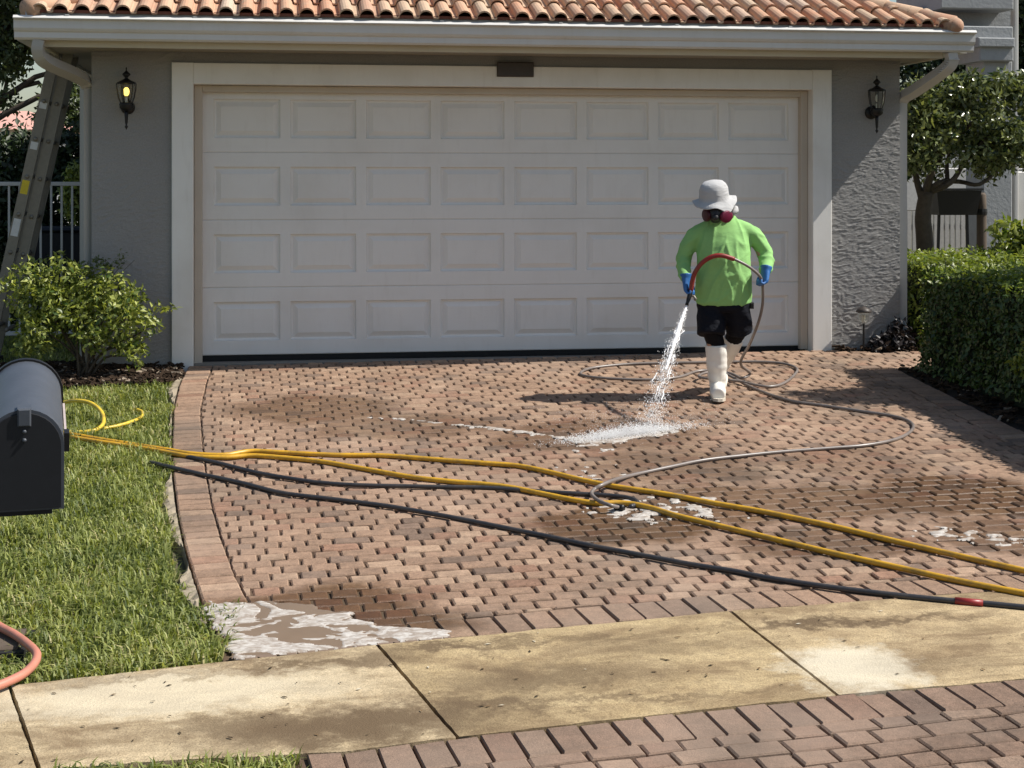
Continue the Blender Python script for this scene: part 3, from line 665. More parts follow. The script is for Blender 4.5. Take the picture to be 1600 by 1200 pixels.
def clump_pts(clumps, n, shell=0.45, upb=0.35):
    wgt = np.array([c[3]**2.2 for c in clumps]); wgt /= wgt.sum(); ch = np.random.choice(len(clumps), n, p=wgt)
    C = np.array([c[:3] for c in clumps])[ch]; R = np.array([c[3] for c in clumps])[ch]
    d = np.random.normal(size=(n, 3)); d /= np.linalg.norm(d, axis=1)[:, None]
    rr = R*(shell+(1-shell)*np.random.random(n)**0.6)*np.random.uniform(0.85, 1.15, n)
    P = C+d*rr[:, None]; Nn = d+np.random.normal(size=(n, 3))*0.55+np.array([0, 0, upb]); return P, Nn, rr/R
def tint_rand(n, lo=0.0, hi=1.0): return np.clip(np.random.normal((lo+hi)/2, (hi-lo)/3.2, n), 0, 1)
def limb(b, pts, r0, r1, sides=7):
    C = catmull(pts, 4); n = len(C); tube(b, C, [r0+(r1-r0)*i/(n-1) for i in range(n)], sides)

# left shrub in the mulch bed
def rosettes(clumps, n, per, size):            # twig tips carrying several leaves
    P, Nn, _ = clump_pts(clumps, n, 0.35, 0.5); PP = np.repeat(P, per, 0)+np.random.normal(size=(n*per, 3))*size*0.35
    NN = np.repeat(Nn, per, 0)+np.random.normal(size=(n*per, 3))*0.9; return PP, NN
shrub = tag(empty('leafy_shrub', (-3.3, -0.36, 0.02)), 'bright green leafy shrub in the mulch bed beside the ladder', 'shrub')
ox = Vector((-3.3, -0.36, 0.02))
cl = [(-3.74, -.40, .70, .17), (-3.62, -.36, .55, .21), (-3.50, -.36, .74, .17), (-3.40, -.3, .50, .22), (-3.10, -.36, .62, .19), (-2.96, -.40, .52, .17), (-3.2, -.42, .42, .23), (-3.62, -.38, .36, .18), (-2.84, -.42, .38, .09), (-3.0, -.42, .27, .12), (-2.93, -.46, .18, .09), (-3.3, -.30, .70, .14), (-2.72, -.36, .50, .05), (-3.18, -.48, .24, .08), (-3.72, -.42, .24, .09)]
P, NN = rosettes([tuple(Vector(c[:3])-ox)+(c[3],) for c in cl], 1150, 5, 0.05)
leaves('leaves', P, NN, 0.052, L['shrub'], shrub, tint_rand(len(P)), 0.46)
for i, c in enumerate(cl[:12]):
    b = B(); q = Vector(c[:3])-ox; limb(b, [(0.05*math.sin(i*2.1), 0.05*math.cos(i*1.7), -0.03), q*0.4+Vector((0, 0, 0.05)), q*0.8+Vector((.02, 0, 0)), q], 0.011, 0.004, 5); obj('stem', b, M['bark'], shrub, True)
for i in range(6):                             # sparse twigs above the crown
    b = B(); s = Vector((-3.32+0.05*i, -.28, .62))-ox; limb(b, [s, s+Vector((.01, 0, .12)), s+Vector((.02+.02*i, 0, .20+.02*(i % 3)))], .004, .002, 4); obj('twig', b, M['bark'], shrub)
P, NN = rosettes([(-3.3+.05*i-ox.x, -.28-ox.y, .82+.02*(i % 3)-ox.z, .05) for i in range(6)], 45, 4, 0.03); leaves('leaves', P, NN, 0.032, L['far'], shrub, tint_rand(len(P), .3, 1), 0.45)

# mulch beds
def poly_inside(p, poly):
    c = False; j_ = len(poly)-1
    for i in range(len(poly)):
        if (poly[i][1] > p[1]) != (poly[j_][1] > p[1]) and p[0] < (poly[j_][0]-poly[i][0])*(p[1]-poly[i][1])/(poly[j_][1]-poly[i][1])+poly[i][0]: c = not c
        j_ = i
    return c
def bed(poly, nchips, size):
    b = B(); n = len(poly); cx = sum(p[0] for p in poly)/n; cy = sum(p[1] for p in poly)/n
    b[0].append(Vector((cx, cy, gz(cx, cy)+0.03))); b[0].extend([Vector((x, y, gz(x, y)-0.012)) for x, y in poly]); b[1].extend([(0, 1+i, 1+(i+1) % n) for i in range(n)])
    o = tag(obj('mulch_bed', b, plain('mulch_soil', (0.022, 0.015, 0.010), 0.95, 0, 0.4, 40, 1.0)), kind='structure')
    xs_ = [p[0] for p in poly]; ys_ = [p[1] for p in poly]; b = B(); cols = []; k_ = 0
    while k_ < nchips:
        x = rng.uniform(min(xs_), max(xs_)); y = rng.uniform(min(ys_), max(ys_))
        if not poly_inside((x, y), poly): k_ += 0.2; continue
        l = size*rng.uniform(.5, 1.6); w_ = l*rng.uniform(.2, .5); h = l*0.16; s0 = len(b[0]); box(b, -l/2, l/2, -w_/2, w_/2, -h/2, h/2)
        xf(b, Matrix.Translation((x, y, gz(x, y)+rng.uniform(0, .028))) @ Matrix.Rotation(rng.uniform(0, 6.3), 4, 'Z') @ Matrix.Rotation(rng.uniform(-.5, .5), 4, 'Y') @ Matrix.Rotation(rng.uniform(-.5, .5), 4, 'X'), s0)
        g = rng.random(); c_ = (0.030, 0.019, 0.012) if g < .6 else (0.055, 0.036, 0.024) if g < .93 else (0.26, 0.21, 0.16); cols += [c_+(1,)]*6; k_ += 1
    me = mesh('mulch', b[0], b[1], M['mulch']); tinted(me, cols); tag(link('mulch', me), 'dark brown shredded bark mulch lying in the planting bed', 'mulch', 'bark mulch in the beds', 'stuff'); return o
bed([(-4.6, 0.25), (-3.36, 0.25), (-3.32, -0.01), (-2.70, -0.01), (-2.60, -0.03), (-2.595, -0.45), (-2.66, -0.74), (-3.1, -0.76), (-3.5, -0.70), (-4.6, -0.60)], 3800, 0.045)
bed([(2.70, -0.01), (2.75, -0.10), (3.0, -0.19), (4.4, -0.19), (4.4, 2.2), (3.36, 2.2), (3.34, -0.01)], 1600, 0.05)
bed([(2.905, -0.90), (2.87, -2.0), (2.83, -3.1), (2.76, -5.0), (5.2, -5.0), (5.2, -0.88), (3.2, -0.87)], 3200, 0.05)

# ------------------------------------------------------------------ clipped hedge and neighbours
def box_leaves(x0, x1, y0, y1, z0, z1f, n, which):
    P = []; Nn = []
    areas = {'l': (y1-y0)*0.8, 't': (x1-x0)*(y1-y0), 'f': (x1-x0)*0.8, 'b': (x1-x0)*0.8}
    tot = sum(areas[c] for c in which)
    for c in which:
        m = int(n*areas[c]/tot)
        for _ in range(m):
            a, d = rng.random(), rng.random(); y = y0+(y1-y0)*a; x = x0+(x1-x0)*a; e = rng.uniform(-0.05, 0.025)
            if c == 'l': h = z1f(x0, y); z = z0+(h-z0)*d; r = 0.06*noise.noise(Vector((y*3.5, z*4, 2)))+0.03*noise.noise(Vector((y*11, z*11, 5)))-0.07*max(0, 1-(h-z)/0.18)**2+0.05*(1 if z < z0+0.08 else 0)-min(0.04, 0.04*max(0, 1-(h-z)/0.08)); P.append((x0-e-r-0.0, y, z)); Nn.append((-1, 0, .35))
            if c == 't': x = x0+(x1-x0)*rng.random(); h = z1f(x, y)+0.045*noise.noise(Vector((x*4, y*4, 8)))+0.02*noise.noise(Vector((x*13, y*13, 3)))-0.06*max(0, 1-(x-x0)/0.18)**2; P.append((x, y, h+e)); Nn.append((0, 0, 1))
            if c in 'fb':
                yy_ = y0 if c == 'f' else y1; s_ = -1 if c == 'f' else 1; h = z1f(x, yy_); z = z0+(h-z0)*d; P.append((x, yy_+s_*(e+0.03*noise.noise(Vector((x*5, z*5, 1)))), z)); Nn.append((0, s_, .35))
    P = np.array(P); Nn = np.array(Nn, dtype=float)+np.random.normal(size=(len(P), 3))*0.6; return P, Nn
hx0, hx1, hy0, hy1 = 3.06, 4.1, -4.2, -1.0
hf = lambda x, y: 0.775+0.02*math.sin(y*3)+0.015*(x-3)
hedge = tag(empty('clipped_hedge', (3.5, -2.5, 0)), 'dark clipped boxy hedge along the right edge of the driveway', 'hedge')
of = np.array((3.5, -2.5, 0))
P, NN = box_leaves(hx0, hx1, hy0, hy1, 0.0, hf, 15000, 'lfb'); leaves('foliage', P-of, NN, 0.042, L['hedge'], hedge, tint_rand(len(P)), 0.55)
P, NN = box_leaves(hx0-0.02, hx1, hy0, hy1, 0.0, hf, 7500, 't'); leaves('sunlit_top', P-of, NN, 0.042, L['sunlit_pale'], hedge, tint_rand(len(P)), 0.55)  # top leaves wear the paler colour standing for sunlight
b = B(); box(b, hx0+0.05-3.5, hx1-0.04-3.5, hy0+0.05+2.5, hy1-0.05+2.5, -0.08, 0.73); obj('shade_core', b, M['darkcore'], hedge)  # solid box, its near-black colour stands for shade inside the hedge
h2 = tag(empty('low_hedge', (3.9, 0.3, 0)), 'sunlit yellow-green hedge top behind the dark clipped hedge', 'hedge')
P, NN = box_leaves(3.42, 4.7, -0.15, 0.75, 0.0, lambda x, y: 0.80+0.05*y, 5200, 'ltf'); leaves('foliage', P-np.array((3.9, .3, 0)), NN, 0.045, L['sunlit_pale'], h2, tint_rand(len(P)), 0.55)
b = B(); box(b, 3.48-3.9, 4.65-3.9, -0.08-.3, 0.68-.3, -0.05, 0.74); obj('shade_core', b, M['darkcore'], h2)  # same solid dark box, inner shade put into its colour
sb = tag(empty('glossy_bush', (4.75, 0.55, 0)), 'glossy bright-leaved round bush rising behind the hedge at the right edge', 'bush')
cl = [(4.62, .6, .95, .22), (4.9, .55, .98, .25), (5.15, .5, .9, .25), (4.75, .5, .78, .25), (5.0, .45, .7, .25)]
P, NN = rosettes([(c[0]-4.75, c[1]-.55, c[2], c[3]) for c in cl], 420, 5, 0.07); leaves('leaves', P, NN, 0.085, L['shrub'], sb, tint_rand(len(P), -.2, .9), 0.5)
b = B(); limb(b, [(0, 0, 0), (.05, 0, .3), (0, 0, .8)], .03, .012); obj('stem', b, M['bark'], sb, True)
s2 = tag(empty('variegated_shrub', (3.47, -2.80, 0.0)), 'pale yellow-green leaves poking past the hedge at the right edge', 'shrub')
P, NN = rosettes([(-.02, 0, .30, .07), (-.06, .05, .22, .06), (0, -.06, .18, .08)], 60, 5, .05); P += np.array((-0.43, 0, 0.02)); leaves('leaves', P, NN, 0.05, L['sunlit_pale'], s2, tint_rand(len(P), .3, 1), .5)
b = B(); limb(b, [(-.42, 0, -.1), (-.44, 0, .1), (-.45, 0, .28)], .008, .004); obj('stem', b, M['bark'], s2)

# trained tree right of the garage
TX, TY = 3.98, 1.0
tr = tag(empty('multi_stem_tree', (TX, TY, 0)), 'small multi-stem tree with a clipped round crown right of the garage', 'tree')
def tp(u, v, y=1.0): p = onY(u, v, y); return Vector((p.x-TX, p.y-TY, p.z))
b = B()
limb(b, [(0, 0, -.05), tp(1445, 385), tp(1442, 340), tp(1448, 300)], .085, .07)
for pts, r in (([(1444, 310), (1456, 270), (1480, 225), (1500, 180)], .045), ([(1448, 300), (1470, 285), (1500, 284), (1530, 288), (1560, 265), (1575, 240)], .03), ([(1450, 300), (1485, 285), (1510, 250), (1545, 210)], .035), ([(1440, 310), (1430, 270), (1432, 230), (1440, 190)], .035), ([(1446, 305), (1460, 250), (1462, 200)], .03), ([(1480, 285), (1483, 240), (1520, 190)], .022)):
    limb(b, [tp(u, v, 1.0+0.25*math.sin(u*0.7+i)) if i > 0 else tp(u, v) for i, (u, v) in enumerate(pts)], r, .01)
obj('trunk', b, M['bark'], tr, True)
cl = []
for i in range(52):
    u = rng.uniform(1428, 1640); v = rng.uniform(138, 268 if u < 1500 else 255); p = tp(u, v, 1.0+rng.uniform(-.35, .5)); cl.append((p.x, p.y, p.z, rng.uniform(.12, .2)))
for u, v in ((1428, 165), (1425, 200), (1432, 235), (1440, 145), (1480, 135), (1520, 130), (1560, 132), (1600, 135), (1450, 180), (1580, 160)): p = tp(u, v, .8); cl.append((p.x, p.y, p.z, .14))
P, NN = rosettes(cl, 3300, 5, .06); leaves('crown', P, NN, 0.064, L['tree'], tr, tint_rand(len(P)), .5)

# tree standing outside the frame whose shade falls over the drive
sh = tag(empty('shade_tree', (4.75, -2.35, -0.1)), 'slim tree just outside the right edge that shades part of the driveway', 'tree')
b = B(); limb(b, [(0, 0, -.05), (.03, .02, 1.0), (0, 0, 2.2), (-.1, 0, 2.9)], .06, .02); obj('trunk', b, M['bark'], sh, True)
cl = [(-.25, .1, 2.5, .34), (.05, .1, 2.75, .36), (-.35, .0, 2.95, .26), (.25, -.1, 2.3, .36), (-.05, -.2, 2.2, .34), (.35, .1, 2.75, .3), (.3, .0, 1.75, .4), (.2, -1.0, 1.7, .42), (.05, -1.2, 2.0, .34), (.3, -1.4, 1.5, .42), (.3, -.4, 1.8, .4)]
P, NN = rosettes(cl, 1700, 5, .09); leaves('crown', P, NN, 0.10, L['tree'], sh, tint_rand(len(P)), .55)

# ------------------------------------------------------------------ right background: portico, fence, trough
nb = tag(empty('entry_portico', (5.7, 3.6, 0)), 'grey stucco entry portico with square column behind the trained tree', 'portico')
def nbx(name, u0, u1, v0, v1, y, dep, mat=None, vb=None):
    a = onY(u0, v1, y); c_ = onY(u1, v0, y); b = B(); bbox(b, a.x-5.7, c_.x-5.7, y-3.6, y-3.6+dep, a.z, c_.z, .012); return obj(name, b, mat or M['nstucco'], nb)
nbx('upper_band', 1470, 1584, -40, 13, 3.4, 1.2); nbx('recess_wall', 1440, 1582, 13.5, 41, 3.75, 0.8); nbx('lower_band', 1440, 1583, 41.5, 60, 3.4, 1.2)
nbx('capital', 1531, 1584, 60.5, 95, 3.35, .55); nbx('capital_lip', 1529, 1586, 59, 73, 3.30, .62, M['nstucco'])
nbx('column', 1536, 1582, 95.5, 480, 3.45, .42); nbx('downspout', 1585, 1592, -40, 480, 3.5, .09, M['spoutw'])
nbx('rear_wall', 1400, 1640, 185, 262, 6.2, .3); nbx('pale_wall', 1400, 1600, 262.5, 330, 6.0, .2, M['fenced'])
nbx('white_cabinet', 1590, 1640, 268, 420, 3.6, .5, M['fence'])
fr = tag(empty('picket_fence', (5.0, 4.6, 0)), 'pale upright slat fence glimpsed under the trained tree on the right', 'fence')
for i in range(16):
    a = onY(1418+i*8.4, 440, 4.6); c_ = onY(1424+i*8.4, 330, 4.6); b = B(); box(b, a.x-5.0, c_.x-5.0, 0, .03, 0.0, c_.z); obj('slat', b, M['fenced'], fr)
a = onY(1410, 350, 4.6); c_ = onY(1560, 340, 4.6); b = B(); box(b, a.x-5, c_.x-5, .031, .06, .9, .96); obj('rail', b, M['fenced'], fr)
bn = tag(empty('black_trough', (4.93, 2.5, 1.12)), 'black tapered trough planter standing by a wooden post', 'planter')
b = B(); add(b, [(-.20, -.12, 0), (.20, -.12, 0), (.20, .12, 0), (-.20, .12, 0), (-.24, -.15, .25), (.24, -.15, .25), (.24, .15, .25), (-.24, .15, .25), (-.21, -.13, .25), (.21, -.13, .25), (.21, .13, .25), (-.21, .13, .25), (-.19, -.11, .04), (.19, -.11, .04), (.19, .11, .04), (-.19, .11, .04)],
    [(0, 3, 2, 1), (0, 1, 5, 4), (1, 2, 6, 5), (2, 3, 7, 6), (3, 0, 4, 7), (4, 5, 9, 8), (5, 6, 10, 9), (6, 7, 11, 10), (7, 4, 8, 11), (8, 9, 13, 12), (9, 10, 14, 13), (10, 11, 15, 14), (11, 8, 12, 15), (12, 13, 14, 15)]); obj('tub', b, M['black'], bn)
b = B(); box(b, -.255, .255, -.165, .165, .252, .27); obj('rim', b, M['black'], bn)
for x in (-.15, .15):
    b = B(); tube(b, [(x, 0, -.001), (x*1.2, 0, -1.13)], .018, 6); obj('leg', b, M['black'], bn)
wp = tag(empty('wooden_post', (5.24, 2.5, 0)), 'weathered brown wooden post beside the black trough', 'post'); b = B(); lathe(b, [(.055, 0), (.052, .6), (.05, 1.2), (.046, 1.32), (.03, 1.345)], seg=10); obj('shaft', b, M['wood'], wp, True)
b = B(); lathe(b, [(.056, 1.12), (.058, 1.15), (.056, 1.18)], seg=10, caps=False); obj('band', b, M['black'], wp)

# dark low plant at the foot of the wall
dp = tag(empty('low_plant', (3.16, -0.10, 0.03)), 'low dark purple-leaved plant at the foot of the wall by the path light', 'plant')
P, NN = rosettes([(0, 0, .08, .12), (.12, 0, .10, .12), (-.10, -.02, .05, .08), (.06, .0, .20, .08)], 130, 5, .05); leaves('leaves', P, NN, 0.06, L['plum'], dp, tint_rand(len(P)), .5)
b = B(); limb(b, [(0, 0, -.05), (.01, 0, .08), (.03, 0, .2)], .008, .004); obj('stem', b, M['bark'], dp)
# path light
pl = tag(empty('path_light', (2.93, -0.13, gz(2.93, -.13))), 'small bronze path light in the mulch below the sunlit wall', 'garden light')
b = B(); lathe(b, [(.009, -.05), (.009, .23)], seg=8); obj('stake', b, M['black'], pl)
b = B(); lathe(b, [(.012, .23), (.035, .24), (.038, .25), (.05, .325)], seg=14, caps=False); obj('lens', b, M['glass'], pl, True)
b = B(); lathe(b, [(.062, .322), (.066, .33), (.045, .352), (.018, .365), (.004, .372)], seg=16); obj('hat', b, M['bronze'], pl, True)
b = B(); lathe(b, [(.014, .24), (.014, .30)], seg=8); obj('bulb', b, M['candle'], pl)

# ------------------------------------------------------------------ left background: ladder, fence, bin, trees
lad = tag(empty('extension_ladder', (-4.1, 0.3, 0)), 'aluminium extension ladder leaning up to the left eave', 'ladder')
p0 = Vector((-4.10, 0.30, 0.02)); p1 = Vector((-3.50, 0.30, 2.80)); dirL = (p1-p0).normalized(); nL = Vector((dirL.z, 0, -dirL.x))
o3 = Vector((-4.1, .3, 0))
for k_, (off, y, st) in enumerate(((-.045, 0, 0), (-.045, .42, 0), (.05, .035, .45), (.05, .385, .45))):
    b = B(); a = p0-o3+dirL*st+nL*off+Vector((0, y, 0)); c_ = p1-o3+dirL*(0.0 if st == 0 else .25)+nL*off+Vector((0, y, 0)); n0 = len(b[0])
    wv = Vector((0, .012, 0)); hv = nL*.040; fl = Vector((0, .03 if k_ in (0, 2) else -.03, 0))
    for q in (a, c_): b[0].extend([q-hv, q+hv, q+hv+fl, q+hv*.85+fl, q+hv*.85+fl*.25, q-hv*.85+fl*.25, q-hv*.85+fl, q-hv+fl])
    for i in range(8): b[1].append((n0+i, n0+(i+1) % 8, n0+8+(i+1) % 8, n0+8+i))
    b[1].append(tuple(n0+i for i in range(8))[::-1]); b[1].append(tuple(n0+8+i for i in range(8))); obj('rail', b, M['alu'], lad)
for i in range(9):
    for off, ya_, yb_ in ((-.045, -.006, .426), (.05, .030, .39)):
        q = p0-o3+dirL*(.28+.305*i)+nL*off; b = B(); tube(b, [q+Vector((0, ya_-.004, 0)), q+Vector((0, yb_, 0))], .017, 8); lathe(b, [(.021, 0), (.021, .006)], seg=8) if False else None; obj('rung', b, M['alu'], lad, True)
for t, m_, l_ in ((1.36, 'yl', .11), (1.72, 'wl', .06), (2.05, 'wl', .05), (1.02, 'wl', .14)):
    q = p0-o3+dirL*t+nL*-.045; b = B(); a = q-nL*.028; c_ = q+nL*.028; f = Vector((0, -.003, 0)); add(b, [a+f, c_+f, c_+dirL*l_+f, a+dirL*l_+f, a, c_, c_+dirL*l_, a+dirL*l_], [(0, 1, 2, 3), (0, 4, 5, 1), (1, 5, 6, 2), (2, 6, 7, 3), (3, 7, 4, 0)]); obj('label', b, M[m_], lad)
for y in (0, .42):
    b = B(); q = p0-o3+nL*-.045+Vector((0, y, 0)); box(b, q.x-.06, q.x+.06, y-.03, y+.03, -.01, .04); obj('foot', b, M['rubber'], lad)
fe = tag(empty('aluminium_fence', (-4.5, 1.9, 0.05)), 'white metal picket fence closing the side yard behind the ladder', 'fence')
for x in np.arange(-1.9, 1.02, .0905):
    b = B(); box(b, x-.009, x+.009, -.009, .009, .06, 1.385); obj('picket', b, M['fence'], fe)
for z in (.055, 1.385):
    b = B(); bbox(b, -1.95, 1.15, -.018, .018, z-.015, z+.02, .003); obj('rail', b, M['fence'], fe)
for x in (-1.93, 1.12):
    b = B(); bbox(b, x-.025, x+.025, -.025, .03, -.06, 1.42, .004); obj('post', b, M['fence'], fe)
bi = tag(empty('dark_bin', (-3.95, 2.75, .03)), 'dark bin standing behind the white fence', 'bin')
b = B(); add(b, [(-.25, -.25, .03), (.25, -.25, .03), (.25, .25, .03), (-.25, .25, .03), (-.3, -.3, .95), (.3, -.3, .95), (.3, .3, .95), (-.3, .3, .95)], [(0, 3, 2, 1), (4, 5, 6, 7), (0, 1, 5, 4), (1, 2, 6, 5), (2, 3, 7, 6), (3, 0, 4, 7)]); obj('body', b, M['bin'], bi)
b = B(); bbox(b, -.32, .32, -.33, .32, .955, 1.0, .02); obj('lid', b, M['bin'], bi)
for x in (-.27, .27):
    b = B(); tube(b, [(x-.02, .2, .07), (x+.02, .2, .07)], .08, 12); obj('wheel', b, M['rubber'], bi)
def far_tree(name, label, base, cl, n, size, mat, tr_r, group=None, limbs=()):
    t = tag(empty(name, base), label, 'tree', group); o_ = Vector(base)
    b = B(); top = Vector(cl[0][:3])-o_; limb(b, [(0, 0, -.1), top*.35+Vector((.1, 0, 0)), top*.7, top], tr_r, tr_r*.35)
    for c in list(cl[1:]): limb(b, [top*.35+Vector((.1, 0, 0)), (top*.4+(Vector(c[:3])-o_)*.6)*.95, Vector(c[:3])-o_], tr_r*.4, .015, 5)
    obj('trunk', b, M['bark'], t, True)
    P, NN = rosettes([tuple(Vector(c[:3])-o_)+(c[3],) for c in cl], n, 5, size*1.2); leaves('crown', P, NN, size, mat, t, tint_rand(len(P)), .5); return t
def W3(u, v, y): p = onY(u, v, y); return (p.x, p.y, p.z)
far_tree('broad_tree', 'tall broadleaf tree with open branches showing sky beyond the ladder', (-7.6, 6.5, 0), [W3(20, 30, 6.5)+(.55,), W3(60, 10, 6.2)+(.5,), W3(-30, 60, 6.8)+(.5,), W3(15, 90, 6.3)+(.28,), W3(110, 60, 6.6)+(.4,), W3(115, 150, 6.2)+(.30,), W3(5, 160, 6.4)+(.16,), W3(80, 175, 6.3)+(.22,), W3(40, -60, 6.3)+(.6,), W3(125, 205, 6)+(.25,)], 2600, .085, L['far'], .13)
far_tree('dark_tree', 'dense dark tree standing behind the fence pickets', (-5.6, 4.2, 0), [W3(20, 250, 4.2)+(.38,), W3(-25, 300, 4.1)+(.45,), W3(60, 270, 4.3)+(.38,), W3(100, 300, 4.2)+(.36,), W3(40, 340, 4.2)+(.42,), W3(0, 400, 4.1)+(.42,), W3(90, 400, 4.2)+(.40,), W3(100, 240, 4.4)+(.30,), W3(40, 450, 4.1)+(.4,)], 2600, .085, L['darkhedge'], .09)
ps_ = far_tree('pale_shrub', 'small pale green shrub between the fence and the garage corner', (-4.0, 3.2, 0), [W3(116, 300, 3.2)+(.13,), W3(120, 330, 3.2)+(.13,), W3(118, 272, 3.2)+(.1,)], 220, .06, L['shrub'], .02); ps_['category'] = 'shrub'
far_tree('back_tree', 'dark tree mass filling the gap at the right edge behind the portico', (8.6, 9.5, 0), [W3(1600, 60, 9.5)+(.7,), W3(1640, 150, 9.4)+(.8,), W3(1605, 220, 9.3)+(.6,), W3(1490, 95, 9.3)+(.55,), W3(1520, 130, 9.4)+(.55,), W3(1450, 120, 9.3)+(.5,), W3(1600, -20, 9.3)+(.7,)], 3800, .11, L['darkhedge'], .14)
fh = tag(empty('distant_house', (-13, 24, 0)), 'distant house with a salmon tiled roof behind the trees at left', 'house')
a = onY(-200, 201, 24); c_ = onY(62, 180, 24); b = B(); box(b, a.x+13-.3, c_.x+13+.5, .4, 6, 0, a.z); obj('wall', b, M['trim'], fh)
b = B(); x0_, x1_ = a.x+13-.8, c_.x+13+.8; add(b, [(x0_, 0, a.z), (x1_, 0, a.z), (x1_-1.5, 3, a.z+.55), (x0_, 3, a.z+.55), (x0_, 6.4, a.z), (x1_, 6.4, a.z)], [(0, 1, 2, 3), (1, 5, 2), (3, 2, 5, 4), (0, 4, 5, 1)]); obj('roof', b, M['pink'], fh)

# ------------------------------------------------------------------ lawn
def lawn(name, label, ok, n, h, x0, x1, y0, y1, hmax=1.0, group='lawn grass'):
    P = np.random.uniform((x0, y0), (x1, y1), (n, 2)); keep = np.array([ok(p[0], p[1]) for p in P]); P = P[keep]; n = len(P)
    zz = np.array([gz(p[0], p[1]) for p in P])-0.03
    hh = np.array([0.75+0.5*noise.noise(Vector((p[0]*3.1, p[1]*3.1, 0))) for p in P])
    H = (h*hh*np.random.uniform(.5, 1.25, n))[:, None]; th = np.random.uniform(0, 2*np.pi, n); ln = np.random.uniform(.15, 1.35, n)[:, None]
    H = H*np.clip(.45+.9*np.random.random((n, 1)), 0, 1.25); d = np.stack([np.cos(th), np.sin(th), np.zeros(n)], 1); s = np.stack([-np.sin(th), np.cos(th), np.zeros(n)], 1)*np.random.uniform(.0024, .0048, n)[:, None]
    Z = np.array([0, 0, 1.0]); b0 = np.stack([P[:, 0], P[:, 1], zz], 1); m = b0+d*H*ln*.35+Z*H*.62; t = b0+d*H*ln+Z*H*(1.0-.32*ln)
    V = np.stack([b0-s, b0+s, m+s*.9, m-s*.9, t], 1).reshape(-1, 3); base = (np.arange(n)*5)[:, None]
    fa = np.concatenate([base+np.array([[0, 1, 2]]), base+np.array([[0, 2, 3]]), base+np.array([[3, 2, 4]])], 1).reshape(-1, 3)
    me = bpy.data.meshes.new(name); me.vertices.add(len(V)); me.vertices.foreach_set('co', V.ravel().astype(np.float32)); me.loops.add(fa.size); me.loops.foreach_set('vertex_index', fa.ravel().astype(np.int32)); me.polygons.add(len(fa)); me.polygons.foreach_set('loop_start', np.arange(0, fa.size, 3, dtype=np.int32)); me.polygons.foreach_set('loop_total', np.full(len(fa), 3, dtype=np.int32)); me.update(calc_edges=True); me.materials.append(L['grass'])
    tt = np.repeat(np.clip(np.random.normal(.42, .25, n)+np.array([.28*noise.noise(Vector((p[0]*2.3, p[1]*2.3, 6)))+.15*noise.noise(Vector((p[0]*9, p[1]*9, 2))) for p in P]), 0, 1), 9); a = np.stack([tt, tt, tt, np.ones_like(tt)], 1).astype(np.float32); me.color_attributes.new('tint', 'FLOAT_COLOR', 'CORNER').data.foreach_set('color', a.ravel())
    return tag(link(name, me), label, 'grass', None, 'stuff')
def edge_ok(x, y):
    e = (0.065 if (-1.35 < y < -.5 or y < -3.4) else 0.015)+0.06*noise.noise(Vector((0, y*2.3, 4)))+0.06*noise.noise(Vector((x*4, y*9, 1)))
    return x < lerp_pts(LO, y)-e or (y < -5.75 and x < -2.02-(y+5.75)*-.12 and x < -2.0)
lawn('lawn_grass', 'sunlit lawn between the mailbox, the mulch bed and the brick drive', lambda x, y: edge_ok(x, y) and y > sw(x, SWF)+0.02 and y < -0.72+0.06*noise.noise(Vector((x*5, 0, 2))), 120000, .078, -4.3, -1.95, -6.8, -0.6)
lawn('verge_grass', 'grass strip along the street side of the sidewalk at the bottom left', lambda x, y: y < sw(x, SWN)-0.01+0.05*noise.noise(Vector((x*6, 0, 7))) and x < -1.83+.05*noise.noise(Vector((0, y*8, 1))), 26000, .068, -3.4, -1.7, -8.3, -7.2)
lawn('side_grass', 'shaded grass in the side yard left of the garage', lambda x, y: x < -3.45, 16000, .07, -5.2, -3.4, 0.25, 4.0)
# rough concrete haunch along the drive edge
b = B(); n = 150; prev = None
for i in range(n):
    y = -0.45-5.55*i/n; xo = lerp_pts(LO, y)-0.012; w_ = 0.085+0.05*noise.noise(Vector((y*2.1, 0, 0)))+.03*noise.noise(Vector((y*11, 3, 0))); w_ *= max(.1, min(1, .6+1.6*noise.noise(Vector((y*1.7, 8, 2)))))*(1.1 if -1.35 < y < -.5 else .95 if y < -3.4 else .3)
    for q, (f, z) in enumerate(((0, -.012), (.0, .004), (.35, .008), (.7, .0), (1.0, -.045))):
        b[0].append(Vector((xo-w_*f, y+.006*noise.noise(Vector((y*30, q, 1))), gz(xo, y)+z-.012+.022*noise.noise(Vector((y*14, q*2.2, 5))))))
for i in range(n-1):
    for q in range(4): a = i*5+q; b[1].append((a, a+5, a+6, a+1))
tag(obj('concrete_edging', b, M['brick']), 'rough pale mortar haunch along the left edge of the brick drive', 'edging')

